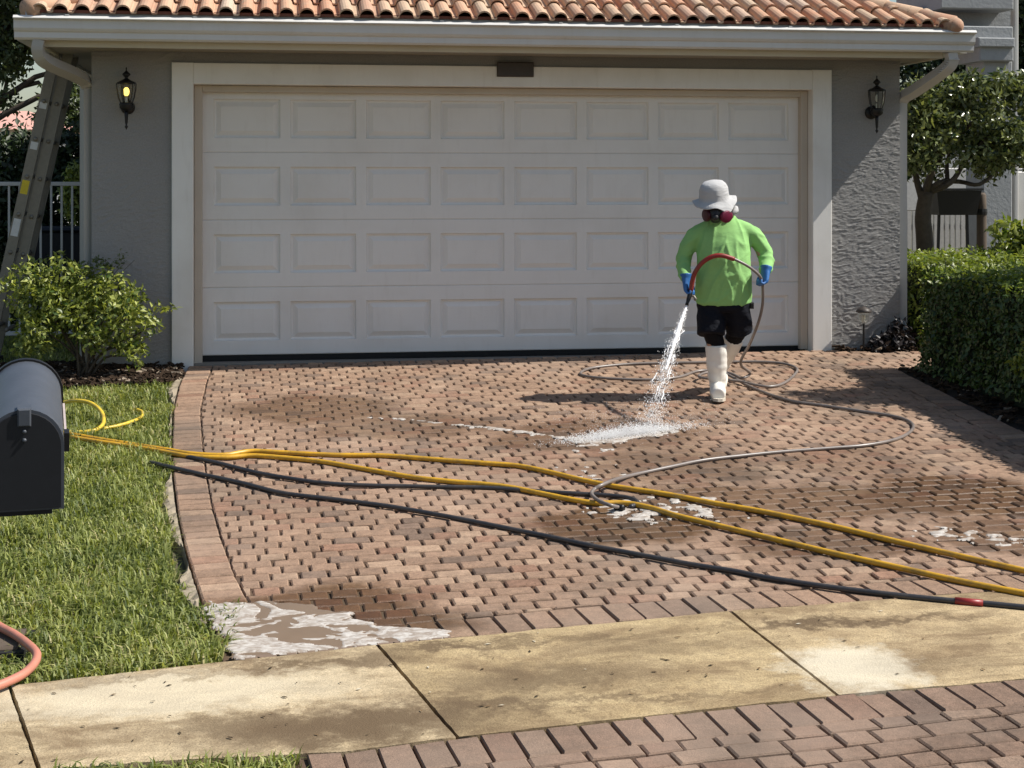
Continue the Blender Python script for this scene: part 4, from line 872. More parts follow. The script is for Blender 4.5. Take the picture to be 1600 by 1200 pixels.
# ------------------------------------------------------------------ hoses
def hose_pts(L_, r):
    out = []
    for q in L_:
        u, v = q[0], q[1]; lift = q[2] if len(q) > 2 else 0.0; p = gp(u, v, r+lift); out.append(p)
    return out
def hose(name, label, pts, r, mat, sides=10, group=None, catn=7):
    t = tag(empty(name, pts[0]), label, 'hose', group); o_ = Vector(pts[0]); b = B(); tube(b, [p-o_ for p in catmull(pts, catn)], r, sides); obj('tubing', b, mat, t, True); return t
def ring(t, p, d, r, l, mat, name='coupling'):
    o_ = Vector(t.location); d = Vector(d).normalized(); b = B(); a = Vector(p)-o_; tube(b, [a-d*l/2, a-d*l*.3, a+d*l*.3, a+d*l/2], [r*.95, r, r, r*.95], 10); return obj(name, b, mat, t, True)
YA = [(96,676),(130,682),(165,688),(210,695),(262,703),(300,709),(350,711),(392,705),(440,707),(520,711),(600,712),(680,718),(760,724),(810,728),(860,738),(910,750),(960,760),(1040,772),(1120,787),(1200,801),(1300,822),(1400,846),(1500,869),(1620,896)]
YB = [(110,683),(160,691),(210,698),(262,707),(300,713),(350,715),(392,712),(440,715),(500,721),(560,731),(640,745),(700,752),(760,757),(800,762),(850,772),(890,780),(930,786),(975,786),(1015,793),(1055,805),(1100,816),(1150,828),(1200,840),(1300,864),(1400,886),(1500,908),(1620,931)]
hose('yellow_hose', 'upper yellow hose crossing the drive from the lawn to the right edge', hose_pts(YA, .0145), .0145, M['yellow'], group='yellow pressure hoses')
hose('yellow_hose', 'lower yellow hose running beside the first, nearer the sidewalk', hose_pts(YB, .0145), .0145, M['yellow'], group='yellow pressure hoses')
BA = [(250,699),(280,710),(340,723),(400,738),(450,747),(500,754),(560,758),(650,760),(700,761),(760,762),(820,766),(880,770),(950,774),(983,778),(997,786),(985,792,.0)]
BB = [(235,722),(272,731),(320,742),(380,755),(440,770),(520,780),(600,790),(660,800),(720,811),(800,827),(870,841),(920,852),(1000,867),(1080,882),(1150,893),(1200,903),(1300,918),(1400,930),(1490,939),(1540,943),(1620,951)]
hose('black_hose', 'black hose ending in a coupling under the grey hose loop', hose_pts(BA, .012), .012, M['blackh'], group='black hoses')
bb = hose('black_hose', 'long black hose nearest the sidewalk with a red sleeve near the right edge', hose_pts(BB, .0125), .0125, M['blackh'], group='black hoses')
q0, q1 = gp(1492, 939, .0125), gp(1536, 943, .0125); b = B(); o_ = Vector(bb.location); tube(b, [q0-o_, q0.lerp(q1, .5)-o_, q1-o_], .0165, 10); obj('red_sleeve', b, M['redh'], bb, True)
hose('lawn_hose', 'yellow hose looping up out of the lawn beside the mailbox', [gp(60,640,.02), gp(100,629,.06), gp(120,626,.1), gp(142,630,.1), gp(158,643,.07), gp(162,658,.04), gp(156,668,.02), gp(140,674,.012), gp(100,676,.0)], .013, M['yellow2'])
hose('lawn_hose', 'thin yellow hose end half buried in the grass right of the loop', [gp(160,670,.012), gp(185,665,.014), gp(205,659,.016), gp(220,652,.014), gp(222,644,.01), gp(214,640,.0)], .011, M['yellow2'])
hose('pink_hose', 'faded pink hose curving through the grass at the left edge', [gp(-40,950,.03), gp(-5,976,.035), gp(22,991,.04), gp(44,1007,.04), gp(57,1021,.035), gp(54,1036,.03), gp(38,1052,.03), gp(15,1064,.03), gp(-10,1074,.03), gp(-60,1092,.03)], .0165, M['pinkh'])
vb = tag(empty('valve_box', gp(-8, 1005, .0)), 'dark weathered meter lid sunk in the grass inside the pink hose', 'box')
b = B(); bbox(b, -.16, .10, -.12, .12, -.05, .018, .01); obj('lid', b, M['wood'], vb); b = B(); box(b, -.19, .13, -.15, .15, -.06, .004); obj('frame', b, M['rubber'], vb)

# ------------------------------------------------------------------ worker
PX, PY = 1.237, -1.77; PZ = gz(PX, PY)
person = tag(empty('person', (PX, PY, PZ), -TH), 'worker in lime shirt, white bucket hat and white boots hosing the drive', 'person')
PS = 0.966; person.scale = (PS, PS, PS)
def fold(sx, sz, a, seed): return lambda c: a*noise.noise(Vector((c.x*sx, c.y*sx, c.z*sz+0.6*c.x*sz+seed)))+a*.5*noise.noise(Vector((c.x*sx*2.3, c.y*sx*2.3, c.z*sz*2+seed)))
V3 = Vector
# continuous body under the clothes
b = B()
tube(b, [V3((0, 0, .66)), V3((0, -.01, .80)), V3((0, -.015, 1.0)), V3((0, 0, 1.15)), V3((-.005, .0, 1.26)), V3((-.02, -.025, 1.33)), V3((-.04, -.05, 1.37))], [(.15, .11), (.17, .13), (.17, .13), (.17, .12), (.12, .085), (.055, .055), (.055, .055)], 16)
for s in (-1, 1):
    tube(b, [V3((s*.15, .01, 1.24)), V3((s*.25, .02, 1.10)), V3((s*.295, -.02, .99)), V3((s*.285, -.13, .88))], [.03, .025, .022, .028], 10)
tube(b, [V3((-.08, 0, .70)), V3((-.090, -.05, .47)), V3((-.055, -.02, .2)), V3((-.05, .0, .08)), V3((-.055, -.12, .04))], [.07, .05, .038, .03, .026], 12)
tube(b, [V3((.09, 0, .70)), V3((.11, .06, .47)), V3((.06, .28, .27)), V3((.04, .35, .17)), V3((.02, .27, .08))], [.07, .05, .038, .03, .026], 12)
sphere(b, (-.065, -.07, 1.415), (.075, .095, .11), 16, 12); sphere(b, (-.07, -.165, 1.395), (.014, .022, .025), 8, 6)
for s in (-1, 1): sphere(b, (-.065+s*.077, -.06, 1.415), (.014, .022, .032), 8, 6)
fuse('body', b, M['skin'], person, .011, 3)
for s in (-1, 1):
    b = B(); sphere(b, (-.068+s*.03, -.155, 1.425), (.013, .01, .008), 8, 6); obj('eye', b, M['mask'], person, True)
b = B(); sphere(b, (-.062, -.045, 1.44), (.082, .098, .10), 14, 10); obj('hair', b, M['hair'], person, True)
# shirt
b = B()
tube(b, [V3((.0, .0, .695)), V3((0, -.01, .78)), V3((0, -.02, .90)), V3((0, -.02, 1.0)), V3((0, -.008, 1.12)), V3((0, .0, 1.21)), V3((-.002, .0, 1.275)), V3((-.01, -.01, 1.315)), V3((-.018, -.022, 1.345))], [(.208, .148), (.204, .154), (.200, .158), (.198, .154), (.196, .140), (.184, .118), (.138, .095), (.088, .078), (.072, .068)], 24, up=Vector((0, 1, 0)))
tube(b, [V3((-.15, .01, 1.215)), V3((-.215, .02, 1.170)), V3((-.262, .025, 1.10)), V3((-.288, .02, 1.02)), V3((-.297, -.03, .955)), V3((-.292, -.09, .905)), V3((-.287, -.125, .875))], [.068, .069, .064, .057, .053, .05, .046], 14)
tube(b, [V3((.15, .01, 1.225)), V3((.22, .02, 1.185)), V3((.275, .025, 1.12)), V3((.308, .02, 1.05)), V3((.316, -.03, .99)), V3((.30, -.085, .955)), V3((.288, -.125, .935))], [.069, .070, .065, .058, .054, .05, .046], 14)
tube(b, [V3((-.185, .012, 1.205)), V3((-.12, .006, 1.240)), V3((-.01, 0, 1.272)), V3((.11, .006, 1.250)), V3((.185, .012, 1.215))], [.064, .062, .060, .062, .066], 14)
def drape(c):                                  # long folds running down the cloth, pulled toward the raised hands
    sg = 1 if c.x > 0 else -1; arm = max(0, min(1, (abs(c.x)-.19)/.05))
    q = V3((c.x*11+sg*c.z*3.5, c.y*7, c.z*2.6)); r = max(0, 1-abs(noise.noise(q))*4.0)**1.5
    q2 = V3((c.x*7-c.z*6, c.y*5, c.z*3.2+c.x*2+9)); r2 = max(0, 1-abs(noise.noise(q2))*4.5)**1.5
    ra = max(0, 1-abs(noise.noise(V3((c.x*5, c.y*9, c.z*17+sg*c.x*8))))*3.5)
    return (1-arm)*(.0085*r+.0075*r2*max(0, min(1, (1.15-c.z)*4)))+arm*.008*ra+.004*noise.noise(c*5)-.003
fuse('shirt', b, M['shirt'], person, .009, 4, drape)
b = B(); lathe(b, [(.070, 1.335), (.078, 1.345), (.074, 1.356), (.066, 1.352)], c=(-.018, -.022, 0), seg=18, caps=False); obj('collar', b, M['shirt'], person, True)
# shorts, tights
b = B(); tube(b, [V3((0, 0, .715)), V3((0, 0, .67)), V3((0, 0, .635))], [(.196, .140), (.198, .142), (.172, .125)], 20, up=Vector((0, 1, 0)))
tube(b, [V3((-.085, 0, .66)), V3((-.095, -.03, .57)), V3((-.100, -.06, .465))], [(.106, .118), (.104, .116), (.106, .115)], 16, up=Vector((0, 1, 0)))
tube(b, [V3((.085, .0, .66)), V3((.108, .03, .57)), V3((.124, .07, .480))], [(.106, .118), (.102, .115), (.100, .112)], 16, up=Vector((0, 1, 0)))
fuse('shorts', b, M['shorts'], person, .011, 3, fold(7, 9, .008, 5.0))
for pts in ([(-.098, -.055, .52), (-.075, -.040, .45), (-.056, -.022, .385), (-.054, -.018, .34)], [(.118, .06, .51), (.105, .085, .46), (.092, .12, .42), (.085, .145, .39)]):
    b = B(); tube(b, catmull(pts, 3), [.074-.0016*i for i in range(10)], 14); obj('tights', b, M['tights'], person, True)
# boots
def boot(leg, foot, name='boot'):
    b = B(); tube(b, catmull([V3(p[0]) for p in leg], 3), [leg[min(len(leg)-1, i//3)][1] for i in range(3*(len(leg)-1)+1)], 16); tube(b, catmull([V3(p[0]) for p in foot], 3), [foot[min(len(foot)-1, i//3)][1] for i in range(3*(len(foot)-1)+1)], 14)
    return fuse(name, b, M['boot'], person, .008, 4, fold(9, 16, .004, 1.0))
boot([((-.055, -.021, .395), .080), ((-.052, -.012, .30), .077), ((-.046, .0, .20), .069), ((-.042, .012, .12), .062), ((-.042, .01, .06), .056)], [((-.043, .045, .052), .051), ((-.046, -.03, .060), .058), ((-.052, -.11, .053), .055), ((-.058, -.175, .046), .046)])
boot([((.094, .125, .425), .074), ((.086, .150, .385), .072), ((.070, .23, .31), .063), ((.050, .31, .24), .056), ((.038, .355, .18), .050)], [((.036, .375, .155), .045), ((.030, .32, .11), .049), ((.018, .26, .075), .045), ((.010, .21, .062), .039)])
b = B(); pts = [(-.098, -.19), (-.07, -.225), (-.035, -.215), (-.005, -.16), (-.0, -.06), (.008, .05), (-.02, .095), (-.06, .09), (-.09, .04), (-.10, -.08)]
for z in (.001, .022): b[0].extend([V3((x, y, z)) for x, y in pts])
n = len(pts); b[1].extend([(i, (i+1) % n, n+(i+1) % n, n+i) for i in range(n)]); b[1].append(tuple(range(n))[::-1]); b[1].append(tuple(range(n, 2*n))); obj('boot_sole', b, M['sole'], person)
# gloves
def glove(wr, palm, nrm, side, grip=.020):
    wr, D, Nr, S = V3(wr), V3(palm).normalized(), V3(nrm).normalized(), V3(side).normalized(); b = B()
    tube(b, [wr-D*.045, wr-D*.01, wr+D*.02, wr+D*.07, wr+D*.088], [(.047, .047), (.040, .034), (.043, .028), (.047, .022), (.042, .016)], 12, up=Nr.cross(D).cross(D) if False else Nr)
    for i, (o_, ln) in enumerate(((-.033, .90), (-.011, 1.0), (.011, .95), (.032, .78))):
        a = wr+D*.08+S*o_; p1_ = a+(D*.022+Nr*.020)*ln; p2 = p1_+(D*-.002+Nr*.026)*ln; p3 = p2+(D*-.022+Nr*.004)*ln; p4 = p3+(D*-.012-Nr*.010)*ln
        tube(b, [a-D*.02, a, p1_, p2, p3, p4], [.011, .011, .0105, .010, .009, .0075], 8)
    a = wr+D*.03-S*.040; tube(b, [a+S*.012, a-S*.008+Nr*.012, a-S*.004+D*.018+Nr*.034, a+S*.012+D*.038+Nr*.046], [.014, .013, .011, .009], 8)
    return fuse('glove', b, M['glove'], person, .0055, 2)
glove((-.286, -.130, .868), (.03, -.28, -1), (.9, -.45, -.05), (-.45, -.9, .1))
glove((.288, -.125, .925), (-.2, -.35, -.9), (-.85, -.35, .25), (.25, -.95, .2))
# hat
b = B(); seg = 40; prof = [(.0, .203), (.042, .201), (.076, .190), (.094, .168), (.104, .135), (.109, .095), (.111, .064), (.114, .060), (.136, .046), (.158, .030), (.160, .025), (.136, .038), (.108, .053), (.10, .062)]
for r, z in prof:
    for k_ in range(seg):
        t = 2*math.pi*k_/seg; wv = max(0, (r-.107)/.05); zz = z+wv*(.018*math.sin(2*t+.5)+.016*math.sin(4*t+2.2)+.006*math.sin(7*t)-.014*math.cos(t-math.pi*1.5)); rr = r*(1+.06*noise.noise(V3((math.cos(t)*2.4, math.sin(t)*2.4, z*18)))-.025*(abs(math.sin(2.5*t+.6)) < .12)*(z > .07)); b[0].append(V3((rr*math.cos(t), rr*1.08*math.sin(t), zz)))
for i in range(len(prof)-1):
    for k_ in range(seg): k2 = (k_+1) % seg; b[1].append((i*seg+k_, i*seg+k2, (i+1)*seg+k2, (i+1)*seg+k_))
xf(b, Matrix.Translation((-.068, -.065, 1.405)) @ Matrix.Rotation(math.radians(13), 4, 'X') @ Matrix.Rotation(math.radians(-7), 4, 'Y') @ Matrix.Diagonal((1.0, .97, .93, 1))); obj('bucket_hat', b, M['hat'], person, True)
# respirator
b = B(); sphere(b, (-.075, -.160, 1.345), (.058, .058, .068), 12, 9); sphere(b, (-.085, -.212, 1.322), (.026, .022, .026), 10, 7); mk = fuse('respirator', b, M['mask'], person, .006, 2)
for s, q in ((1, V3((-.006, -.195, 1.330))), (-1, V3((-.142, -.150, 1.338)))):
    b = B(); ax_ = V3((.55, -.80, -.2)).normalized() if s > 0 else V3((-.93, -.35, -.1)).normalized(); tube(b, [q-ax_*.012, q-ax_*.008, q+ax_*.010, q+ax_*.014], [(.042, .036), (.054, .046), (.054, .046), (.046, .039)], 18); obj('filter', b, M['filt'] if s > 0 else M['filt_shade'], mk, True)  # left filter wears a darker copy, shade put into its colour
b = B(); tube(b, [V3((.012, -.12, 1.375)), V3((.02, -.06, 1.385)), V3((.005, .02, 1.40))], .008, 6); tube(b, [V3((-.145, -.12, 1.375)), V3((-.150, -.06, 1.385)), V3((-.135, .02, 1.40))], .008, 6); obj('strap', b, M['wl'], mk, True)
b = B(); tube(b, [V3((.05, -.085, 1.345)), V3((.085, -.05, 1.372)), V3((.09, .0, 1.385)), V3((.06, .05, 1.38))], [.016, .022, .022, .016], 8); obj('neck_cloth', b, M['hat'], person, True)
# small pouch on the belt
b = B(); bbox(b, .185, .215, -.06, .02, .655, .70, .006); obj('clip', b, M['black'], person)

# spray gun and the hose held by the worker
Mp = person.matrix_basis.copy(); Mp = Matrix.Translation((PX, PY, PZ)) @ Matrix.Rotation(-TH, 4, 'Z') @ Matrix.Scale(PS, 4)
def wl(p): return Mp @ V3(p)
gun = tag(empty('spray_gun', wl((-.258, -.185, .80)), -TH), 'black hose nozzle in the blue glove, pointing down at the bricks', 'nozzle')
gun.scale = (PS, PS, PS); go = V3((-.258, -.185, .80))
b = B(); tube(b, [V3(p)-go for p in ((-.255, -.180, .815), (-.265, -.190, .775), (-.279, -.205, .735), (-.288, -.216, .712), (-.293, -.222, .695))], [.016, .017, .015, .011, .013], 12); obj('barrel', b, M['black'], gun, True)
b = B(); tube(b, [V3(p)-go for p in ((-.262, -.19, .765), (-.238, -.20, .757), (-.228, -.202, .74), (-.235, -.205, .728))], [.008, .008, .012, .008], 8); obj('lever', b, M['alu'], gun, True)
HD = 10.72
gpts = [wl((-.258, -.185, .80)), wl((-.25, -.19, .865)), wl((-.228, -.205, .935)), wl((-.182, -.225, 1.0)), wl((-.115, -.24, 1.043)), wl((-.045, -.245, 1.052)), wl((.045, -.24, 1.026)), wl((.15, -.225, .972)), wl((.225, -.205, .912)), wl((.252, -.17, .868)), wl((.268, -.13, .80)), wl((.276, -.06, .68)), wl((.268, .08, .54)), wl((.235, .26, .37)), wl((.195, .46, .20)), gp(1172, 583, .05), gp(1160, 591, .02), gp(1152, 588, .012), gp(1143, 584, .012)]
tail = [(1120, 579), (1090, 580), (1065, 588, 0), (1040, 592), (1000, 593), (950, 591), (918, 588), (907, 583), (925, 575), (980, 569), (1040, 567), (1110, 566), (1180, 565), (1224, 568), (1245, 576), (1240, 587), (1224, 599), (1204, 604), (1180, 601, .01), (1152, 595, .02), (1110, 592, .03), (1092, 588, .03), (1105, 582, .03), (1130, 583, .03), (1150, 592, .02), (1172, 604), (1205, 617), (1240, 627), (1290, 634), (1350, 643), (1395, 650), (1420, 658), (1427, 668), (1415, 680), (1390, 689), (1350, 696), (1300, 700), (1220, 706), (1160, 712), (1100, 719), (1050, 729), (990, 742), (960, 750, .03), (940, 758, .03), (927, 766, .012), (925, 773, .03), (935, 782, .03), (952, 789, .035), (968, 793, .01)]
gh = hose('grey_hose', 'long grey hose from the worker looping behind him and across the drive', gpts+hose_pts(tail, .0105), .0105, M['greyh'], catn=6)
b = B(); o_ = Vector(gh.location); tube(b, [p-o_ for p in catmull(gpts[:7], 7)], .0165, 10); obj('red_sleeve', b, M['redh'], gh, True)
e = gp(968, 793, .02); ring(gh, e, gp(980, 795, .02)-e, .018, .05, M['black'])

# ------------------------------------------------------------------ water, foam
k = N('foam'); p = k.pos(); fs = k.noise(k.vscale(p, (4.0, 7.0, 1)), 2.4, 6, 0.62, 2.6); k.color(k.mix(k.ramp(fs, [(0.40, 0.0), (0.62, 1.0)]), k.mix(k.noise(p, 90, 4), (0.22, 0.175, 0.14), (0.36, 0.31, 0.265)), k.mix(k.noise(p, 90, 4), (0.40, 0.37, 0.335), (0.60, 0.575, 0.54)))); k.set(rough=0.8, spec=0.3); k.b.inputs['Subsurface Weight'].default_value = 0.0; k.bump(k.noise(p, 160, 3), .4, .004); M['foam'] = k.m
k = N('dirty_water'); p = k.pos(); k.color(k.mix(k.noise(p, 5, 4), (0.165, 0.115, 0.08), (0.24, 0.175, 0.125))); k.set(rough=0.18, spec=0.5); M['puddle'] = k.m
k = N('spray_water'); k.set(col=(0.95, 0.95, 0.95), rough=0.3); k.b.inputs['Transmission Weight'].default_value = 0.0; k.b.inputs['IOR'].default_value = 1.33; M['water'] = k.m
def sheet(name, x0, x1, y0, y1, cell, fn, mat, label, cat, up=0.003):
    nx = int((x1-x0)/cell); ny = int((y1-y0)/cell); val = np.full((ny+1, nx+1), -1.0)
    for j_ in range(ny+1):
        for i in range(nx+1): val[j_, i] = fn(x0+i*cell, y0+j_*cell)
    ids = -np.ones((ny+1, nx+1), int); b = B()
    def vid(j_, i):
        if ids[j_, i] < 0:
            x, y = x0+i*cell, y0+j_*cell; ids[j_, i] = len(b[0]); v_ = val[j_, i]; b[0].append(V3((x, y, gz(x, y)+(up+.0045*min(1, max(0, v_)*3) if v_ > 0 else -.002))))
        return int(ids[j_, i])
    for j_ in range(ny):
        for i in range(nx):
            q = ((j_, i), (j_, i+1), (j_+1, i+1), (j_+1, i))
            if sum(val[a] > 0 for a in q) >= 2: b[1].append(tuple(vid(*a) for a in q))
    return tag(obj(name, b, mat, None, True), label, cat, None, 'stuff')
def fb(x, y, z=0.0): return noise.noise(V3((x, y, z)))+.5*noise.noise(V3((x*2.1, y*2.1, z+3)))+.25*noise.noise(V3((x*4.3, y*4.3, z+7)))
pool = [(p.x, p.y) for p in (gp(325, 940), gp(380, 945), gp(430, 940), (gp(500, 948)), gp(560, 968), gp(610, 980), gp(690, 988), gp(720, 995), gp(640, 1006), gp(590, 1014), gp(480, 1026), gp(372, 1036), gp(352, 1000), gp(326, 965))]
def seg_d(px, py, poly, closed=True):
    best = 9; n = len(poly)
    for i in range(n if closed else n-1):
        ax_, ay = poly[i]; bx, by = poly[(i+1) % n]; dx, dy = bx-ax_, by-ay; t = max(0, min(1, ((px-ax_)*dx+(py-ay)*dy)/(dx*dx+dy*dy+1e-9))); best = min(best, math.hypot(px-ax_-dx*t, py-ay-dy*t))
    return best
def pool_in(x, y):
    d = seg_d(x, y, pool); w_ = .05*noise.noise(V3((x*7, y*11, 3)))+.025*noise.noise(V3((x*19, y*28, 5))); return (d if poly_inside((x, y), pool) else -d)+w_
sheet('soap_puddle', -2.25, -1.1, -6.50, -5.6, .012, lambda x, y: (pool_in(x, y)+.02*noise.noise(V3((x*14, y*14, 0)))) if y > sw(x, SWF)+.006 else -1, M['puddle'], 'brown soapy puddle where the drive meets the sidewalk', 'puddle', 0.0015)
def foam_pool(x, y):
    d = pool_in(x, y)
    if d < 0 or y < sw(x, SWF)+.008: return -1
    wx = x+.20*noise.noise(V3((x*3.2, y*4, 1)))+.06*noise.noise(V3((x*9, y*11, 4))); wy = y+.20*noise.noise(V3((x*3.2, y*4, 6)))+.06*noise.noise(V3((x*9, y*11, 8)))
    a = fb(wx*5.0-wy*1.0, wy*8.5+wx*1.5, 2); e = max(0, .07-seg_d(x, y, pool[5:12], False))*6+max(0, .10-seg_d(x, y, pool[-3:]+pool[:1], False))*4
    dk = -.35*math.exp(-(((x+1.65)/.22)**2+((y+5.93)/.1)**2))
    return min(d*4, (a*.9+.10+e*.8+dk)*.35)
sheet('soap_foam', -2.25, -1.1, -6.50, -5.6, .0065, foam_pool, M['foam'], 'white soap foam swirling on the puddle beside the lawn', 'foam', .004)
trail = [(p.x, p.y) for p in (gp(570, 652), gp(640, 656), gp(700, 663), gp(760, 668), gp(820, 675), gp(880, 685), gp(930, 690), gp(960, 686), gp(1000, 678), gp(1035, 673))]
def foam_trail(x, y):
    d = seg_d(x, y, trail, False); i = (x-trail[0][0])/(trail[-1][0]-trail[0][0]); wd = .02+.055*max(0, min(1, i))
    return (wd*(.75+.9*noise.noise(V3((x*7, y*16, 1))))-d)*5+.25*noise.noise(V3((x*22, y*40, 3)))-.12+(.20 if i > .66 else .03)
sheet('soap_foam', -1.3, .80, -3.15, -1.80, .008, foam_trail, M['foam'], 'thin line of foam trailing left from where the water jet lands', 'foam')
tr2 = [(p.x, p.y) for p in (gp(930, 692), gp(912, 715), gp(910, 735), gp(935, 748), gp(965, 752))]
def foam2(x, y):
    d = seg_d(x, y, tr2, False); return (.20-d)*2.0*.6+.55*fb(x*9, y*13, 4)-.38+(.12*noise.noise(V3((x*6, y*6, 2))) if d < .05 else 0)
sheet('soap_foam', -.4, .5, -3.9, -2.6, .010, foam2, M['foam'], 'broken foam flecks spilling toward the hoses below the jet', 'foam')
c3 = gp(1015, 797); c4 = gp(1010, 788)
sheet('soap_foam', -.35, .75, -4.95, -3.95, .0065, lambda x, y: (.26-math.hypot((x-c3.x)/1.25, (y-c3.y)/.8))*1.6+.75*fb(x*9, y*12, 9)-.22, M['foam'], 'foam patch around the hose coupling between the yellow hoses', 'foam')
tr5 = [(p.x, p.y) for p in (gp(1470, 835), gp(1500, 838), gp(1550, 842), gp(1620, 844))]
sheet('soap_foam', 1.1, 1.95, -5.6, -4.6, .0065, lambda x, y: (.10-seg_d(x, y, tr5, False))*3+.8*fb(x*12, y*15, 12)-.26, M['foam'], 'foam specks lying on wet bricks at the right edge', 'foam')
# jet
jet = tag(empty('water_jet', (0, 0, 0)), 'white jet of water spraying from the nozzle down to the bricks', 'water', None, 'stuff')
n0_ = wl((-.293, -.223, .692)); hit = gp(1014, 668, .0); dir_ = hit-n0_
def jp(t): return n0_+dir_*t+V3((0, 0, .10))*(t*(1-t))
b = B(); side = RV
core = []; cr = []
for i in range(46):
    t = .58*i/45; q = jp(t)+V3((noise.noise(V3((i*.7, 0, 0)))*.012*t*2.2, noise.noise(V3((i*.7, 4, 0)))*.01*t, noise.noise(V3((i*.9, 8, 0)))*.008*t)); core.append(q); cr.append(max(.002, (.006+.012*min(1, t*4)*(1-max(0, t-.22)*2.6))*(1+.5*noise.noise(V3((i*.8, 2, 2))))))
tube(b, core, cr, 8)
rj = random.Random(11)
def drop(b, q, r, d, el):
    n0 = len(b[0]); d = d.normalized(); a = d.orthogonal().normalized(); c_ = d.cross(a)
    b[0].extend([q+d*r*el, q+a*r, q+c_*r, q-a*r, q-c_*r, q-d*r*el]); b[1].extend([(n0, n0+1, n0+2), (n0, n0+2, n0+3), (n0, n0+3, n0+4), (n0, n0+4, n0+1), (n0+5, n0+2, n0+1), (n0+5, n0+3, n0+2), (n0+5, n0+4, n0+3), (n0+5, n0+1, n0+4)])
for s in range(26):                            # ragged strands
    t0 = rj.uniform(.12, .8); l = rj.uniform(.05, .13); off = V3((rj.gauss(0, 1), rj.gauss(0, .7), rj.gauss(0, .5)))*(.035*t0+.004); P = [jp(t0+l*i/6)+off*(1+.3*i/6)+V3((rj.gauss(0, .004), 0, rj.gauss(0, .004))) for i in range(7)]; tube(b, P, [.001, .003, .0042, .0036, .003, .002, .0008], 5)
for s in range(3600):
    t = rj.random()**.72; w_ = .008+.040*t**1.1; off = V3((rj.gauss(0, w_), rj.gauss(0, w_*.8), rj.gauss(0, w_*.7))); drop(b, jp(t)+off, rj.uniform(.0008, .0026), dir_+V3((rj.gauss(0, .3), rj.gauss(0, .3), rj.gauss(0, .3))), rj.uniform(1.2, 3.5))
obj('spray', b, M['water'], jet, True)
b = B()
c_ = gp(985, 680)
for s in range(9500):                          # low splash thrown along the bricks
    x = c_.x+rj.gauss(-.02, .20)+.0; y = c_.y+.35*(x-c_.x)+rj.gauss(0, .04); h = abs(rj.gauss(0, .028))*math.exp(-abs(x-c_.x)*1.2)+.004; drop(b, V3((x, y, gz(x, y)+h)), rj.uniform(.0008, .0028), V3((rj.gauss(-1, .5), rj.gauss(0, .5), rj.gauss(.3, .4))), rj.uniform(1.0, 2.4))
for s in range(1500):
    x = hit.x+rj.gauss(-.05, .30); y = hit.y+rj.gauss(0, .18); h = abs(rj.gauss(0, .07)); drop(b, V3((x, y, gz(x, y)+h)), rj.uniform(.0008, .002), V3((rj.gauss(0, 1), rj.gauss(0, 1), 1)), 1.3)
obj('splash', b, M['water'], jet, True)

# ------------------------------------------------------------------ mailbox
fr_ = V3(at(38, 640, 3.95)); bk = V3(at(40, 563, 4.46)); axm = (bk-fr_).normalized()
mb = tag(empty('mailbox', fr_), 'black rounded-top mailbox at the left edge, seen from the street', 'mailbox')
ux = V3((axm.y, -axm.x, 0)).normalized(); uz = ux.cross(axm).normalized(); HW = .099; LEN = (bk-fr_).length
def ub(n_=16, w_=HW, drop_=.27, top=0.0):
    P = []
    for i in range(n_+1):
        a = math.pi*i/n_; P.append((w_*math.cos(a), top-HW+w_*math.sin(a)))
    return P+[(-w_, -drop_), (w_, -drop_)]
def mbx(prof, l0, l1, open_=False):
    b = B(); n = len(prof)
    for l in (l0, l1): b[0].extend([ux*x+uz*z+axm*l for x, z in prof])
    for i in range(n): j_ = (i+1) % n; b[1].append((i, j_, n+j_, n+i))
    if not open_: b[1].append(tuple(range(n))[::-1]); b[1].append(tuple(range(n, 2*n)))
    return b
def smooth_edges(o, ang=40):
    o.data.polygons.foreach_set('use_smooth', [True]*len(o.data.polygons)); m = o.data; 
    try: m.set_sharp_from_angle(angle=math.radians(ang))
    except Exception: pass
    return o
smooth_edges(obj('shell', mbx(ub(), 0.0, LEN), M['mailbox'], mb))
smooth_edges(obj('rear_rim', mbx(ub(16, HW+.006, .272, 0.0), LEN-.012, LEN+.006), M['black'], mb))
smooth_edges(obj('front_door', mbx(ub(16, HW-.008, .262, 0.0), -.010, .002), plain('door_black', (0.012, 0.013, 0.016), .55), mb))
b = B(); s0 = 0; bbox(b, -.017, .017, -.016, .03, -.042, .006, .004)
for i, p_ in enumerate(b[0]): b[0][i] = ux*p_.x+axm*p_.y+uz*p_.z
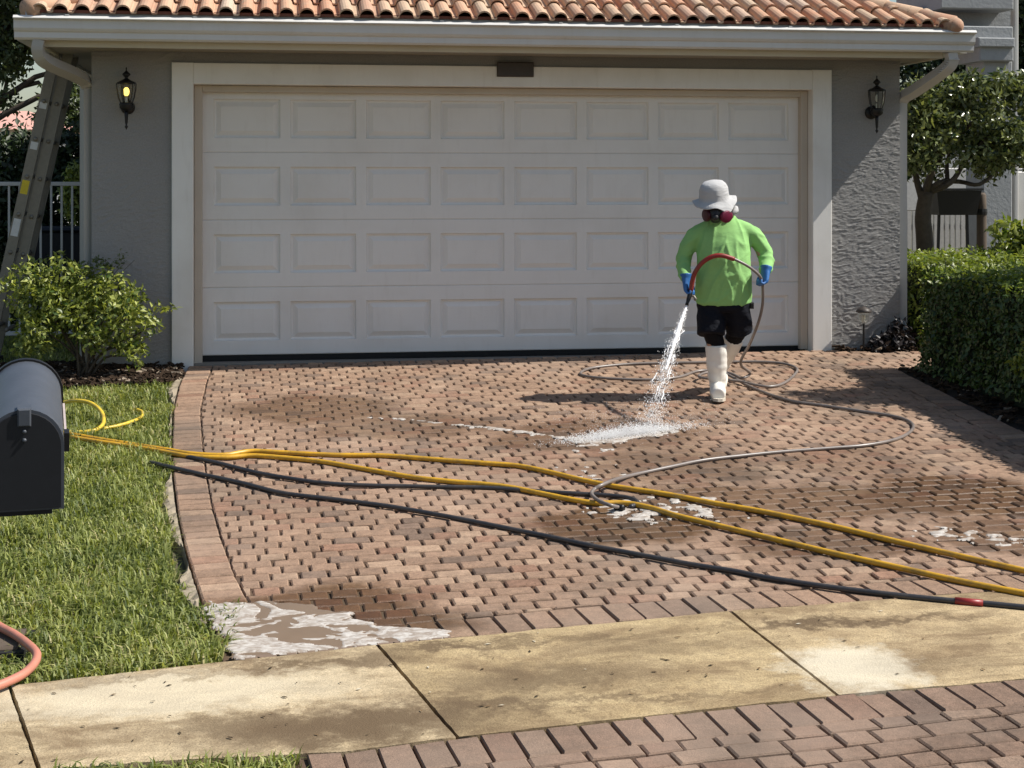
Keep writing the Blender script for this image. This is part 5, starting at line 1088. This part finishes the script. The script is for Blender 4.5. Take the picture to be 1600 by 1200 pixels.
obj('latch', b, M['mailbox'], mb)
for z in (-.055, -.078):
    b = B(); sphere(b, -axm*.011+uz*z, .006, 8, 6); obj('rivet', b, M['mailbox'], mb, True)
b = B(); q = ux*(HW+.003); 
def mq(x0, x1, l0, l1, z0, z1):
    n0 = len(b[0]); box(b, x0, x1, l0, l1, z0, z1)
    for i in range(n0, len(b[0])): p_ = b[0][i]; b[0][i] = ux*p_.x+axm*p_.y+uz*p_.z
mq(HW+.002, HW+.008, .10, .40, -.115, -.095); obj('flag', b, M['flag'], mb)
b = B(); mq(HW+.001, HW+.014, .06, .10, -.135, -.085); obj('flag_hinge', b, M['black'], mb)
b = B(); mq(-.30, .07, .06, .42, -.302, -.275); obj('arm', b, M['bin'], mb)
post = B(); pb = fr_+axm*.25-ux*.33; tube(post, [V3((pb.x-fr_.x, pb.y-fr_.y, gz(pb.x, pb.y)-.1-fr_.z)), V3((pb.x-fr_.x, pb.y-fr_.y, -.2))], .062, 4, sq=True); obj('post', post, M['bin'], mb)

# ------------------------------------------------------------------ litter
b = B(); rl = random.Random(5); cols = []
for i in range(260):
    x = rl.uniform(-2.9, 1.2); y = rl.uniform(-7.5, -6.1) if i < 170 else rl.uniform(-6, -.3)
    if i < 170 and not (sw(x, SWN)+.03 < y < sw(x, SWF)-.03): continue
    s = rl.uniform(.005, .016) if i < 170 else rl.uniform(.004, .012); n0 = len(b[0]); add(b, [(-s, 0, 0), (-s*.2, -s*.4, .0005), (s, 0, .0), (s*.1, s*.35, .001)], [(0, 1, 2), (0, 2, 3)])
    xf(b, Matrix.Translation((x, y, gz(x, y)+.006)) @ Matrix.Rotation(rl.uniform(0, 6.3), 4, 'Z'), n0); g = rl.random(); cols += [((.05, .035, .02, 1) if g < .65 else (.16, .10, .05, 1) if g < .9 else (.5, .45, .35, 1))]*2
me = mesh('leaf_litter', b[0], b[1], M['mulch']); tinted(me, cols); tag(link('leaf_litter', me), 'tiny dark leaf bits scattered over sidewalk and drive', 'litter', None, 'stuff')
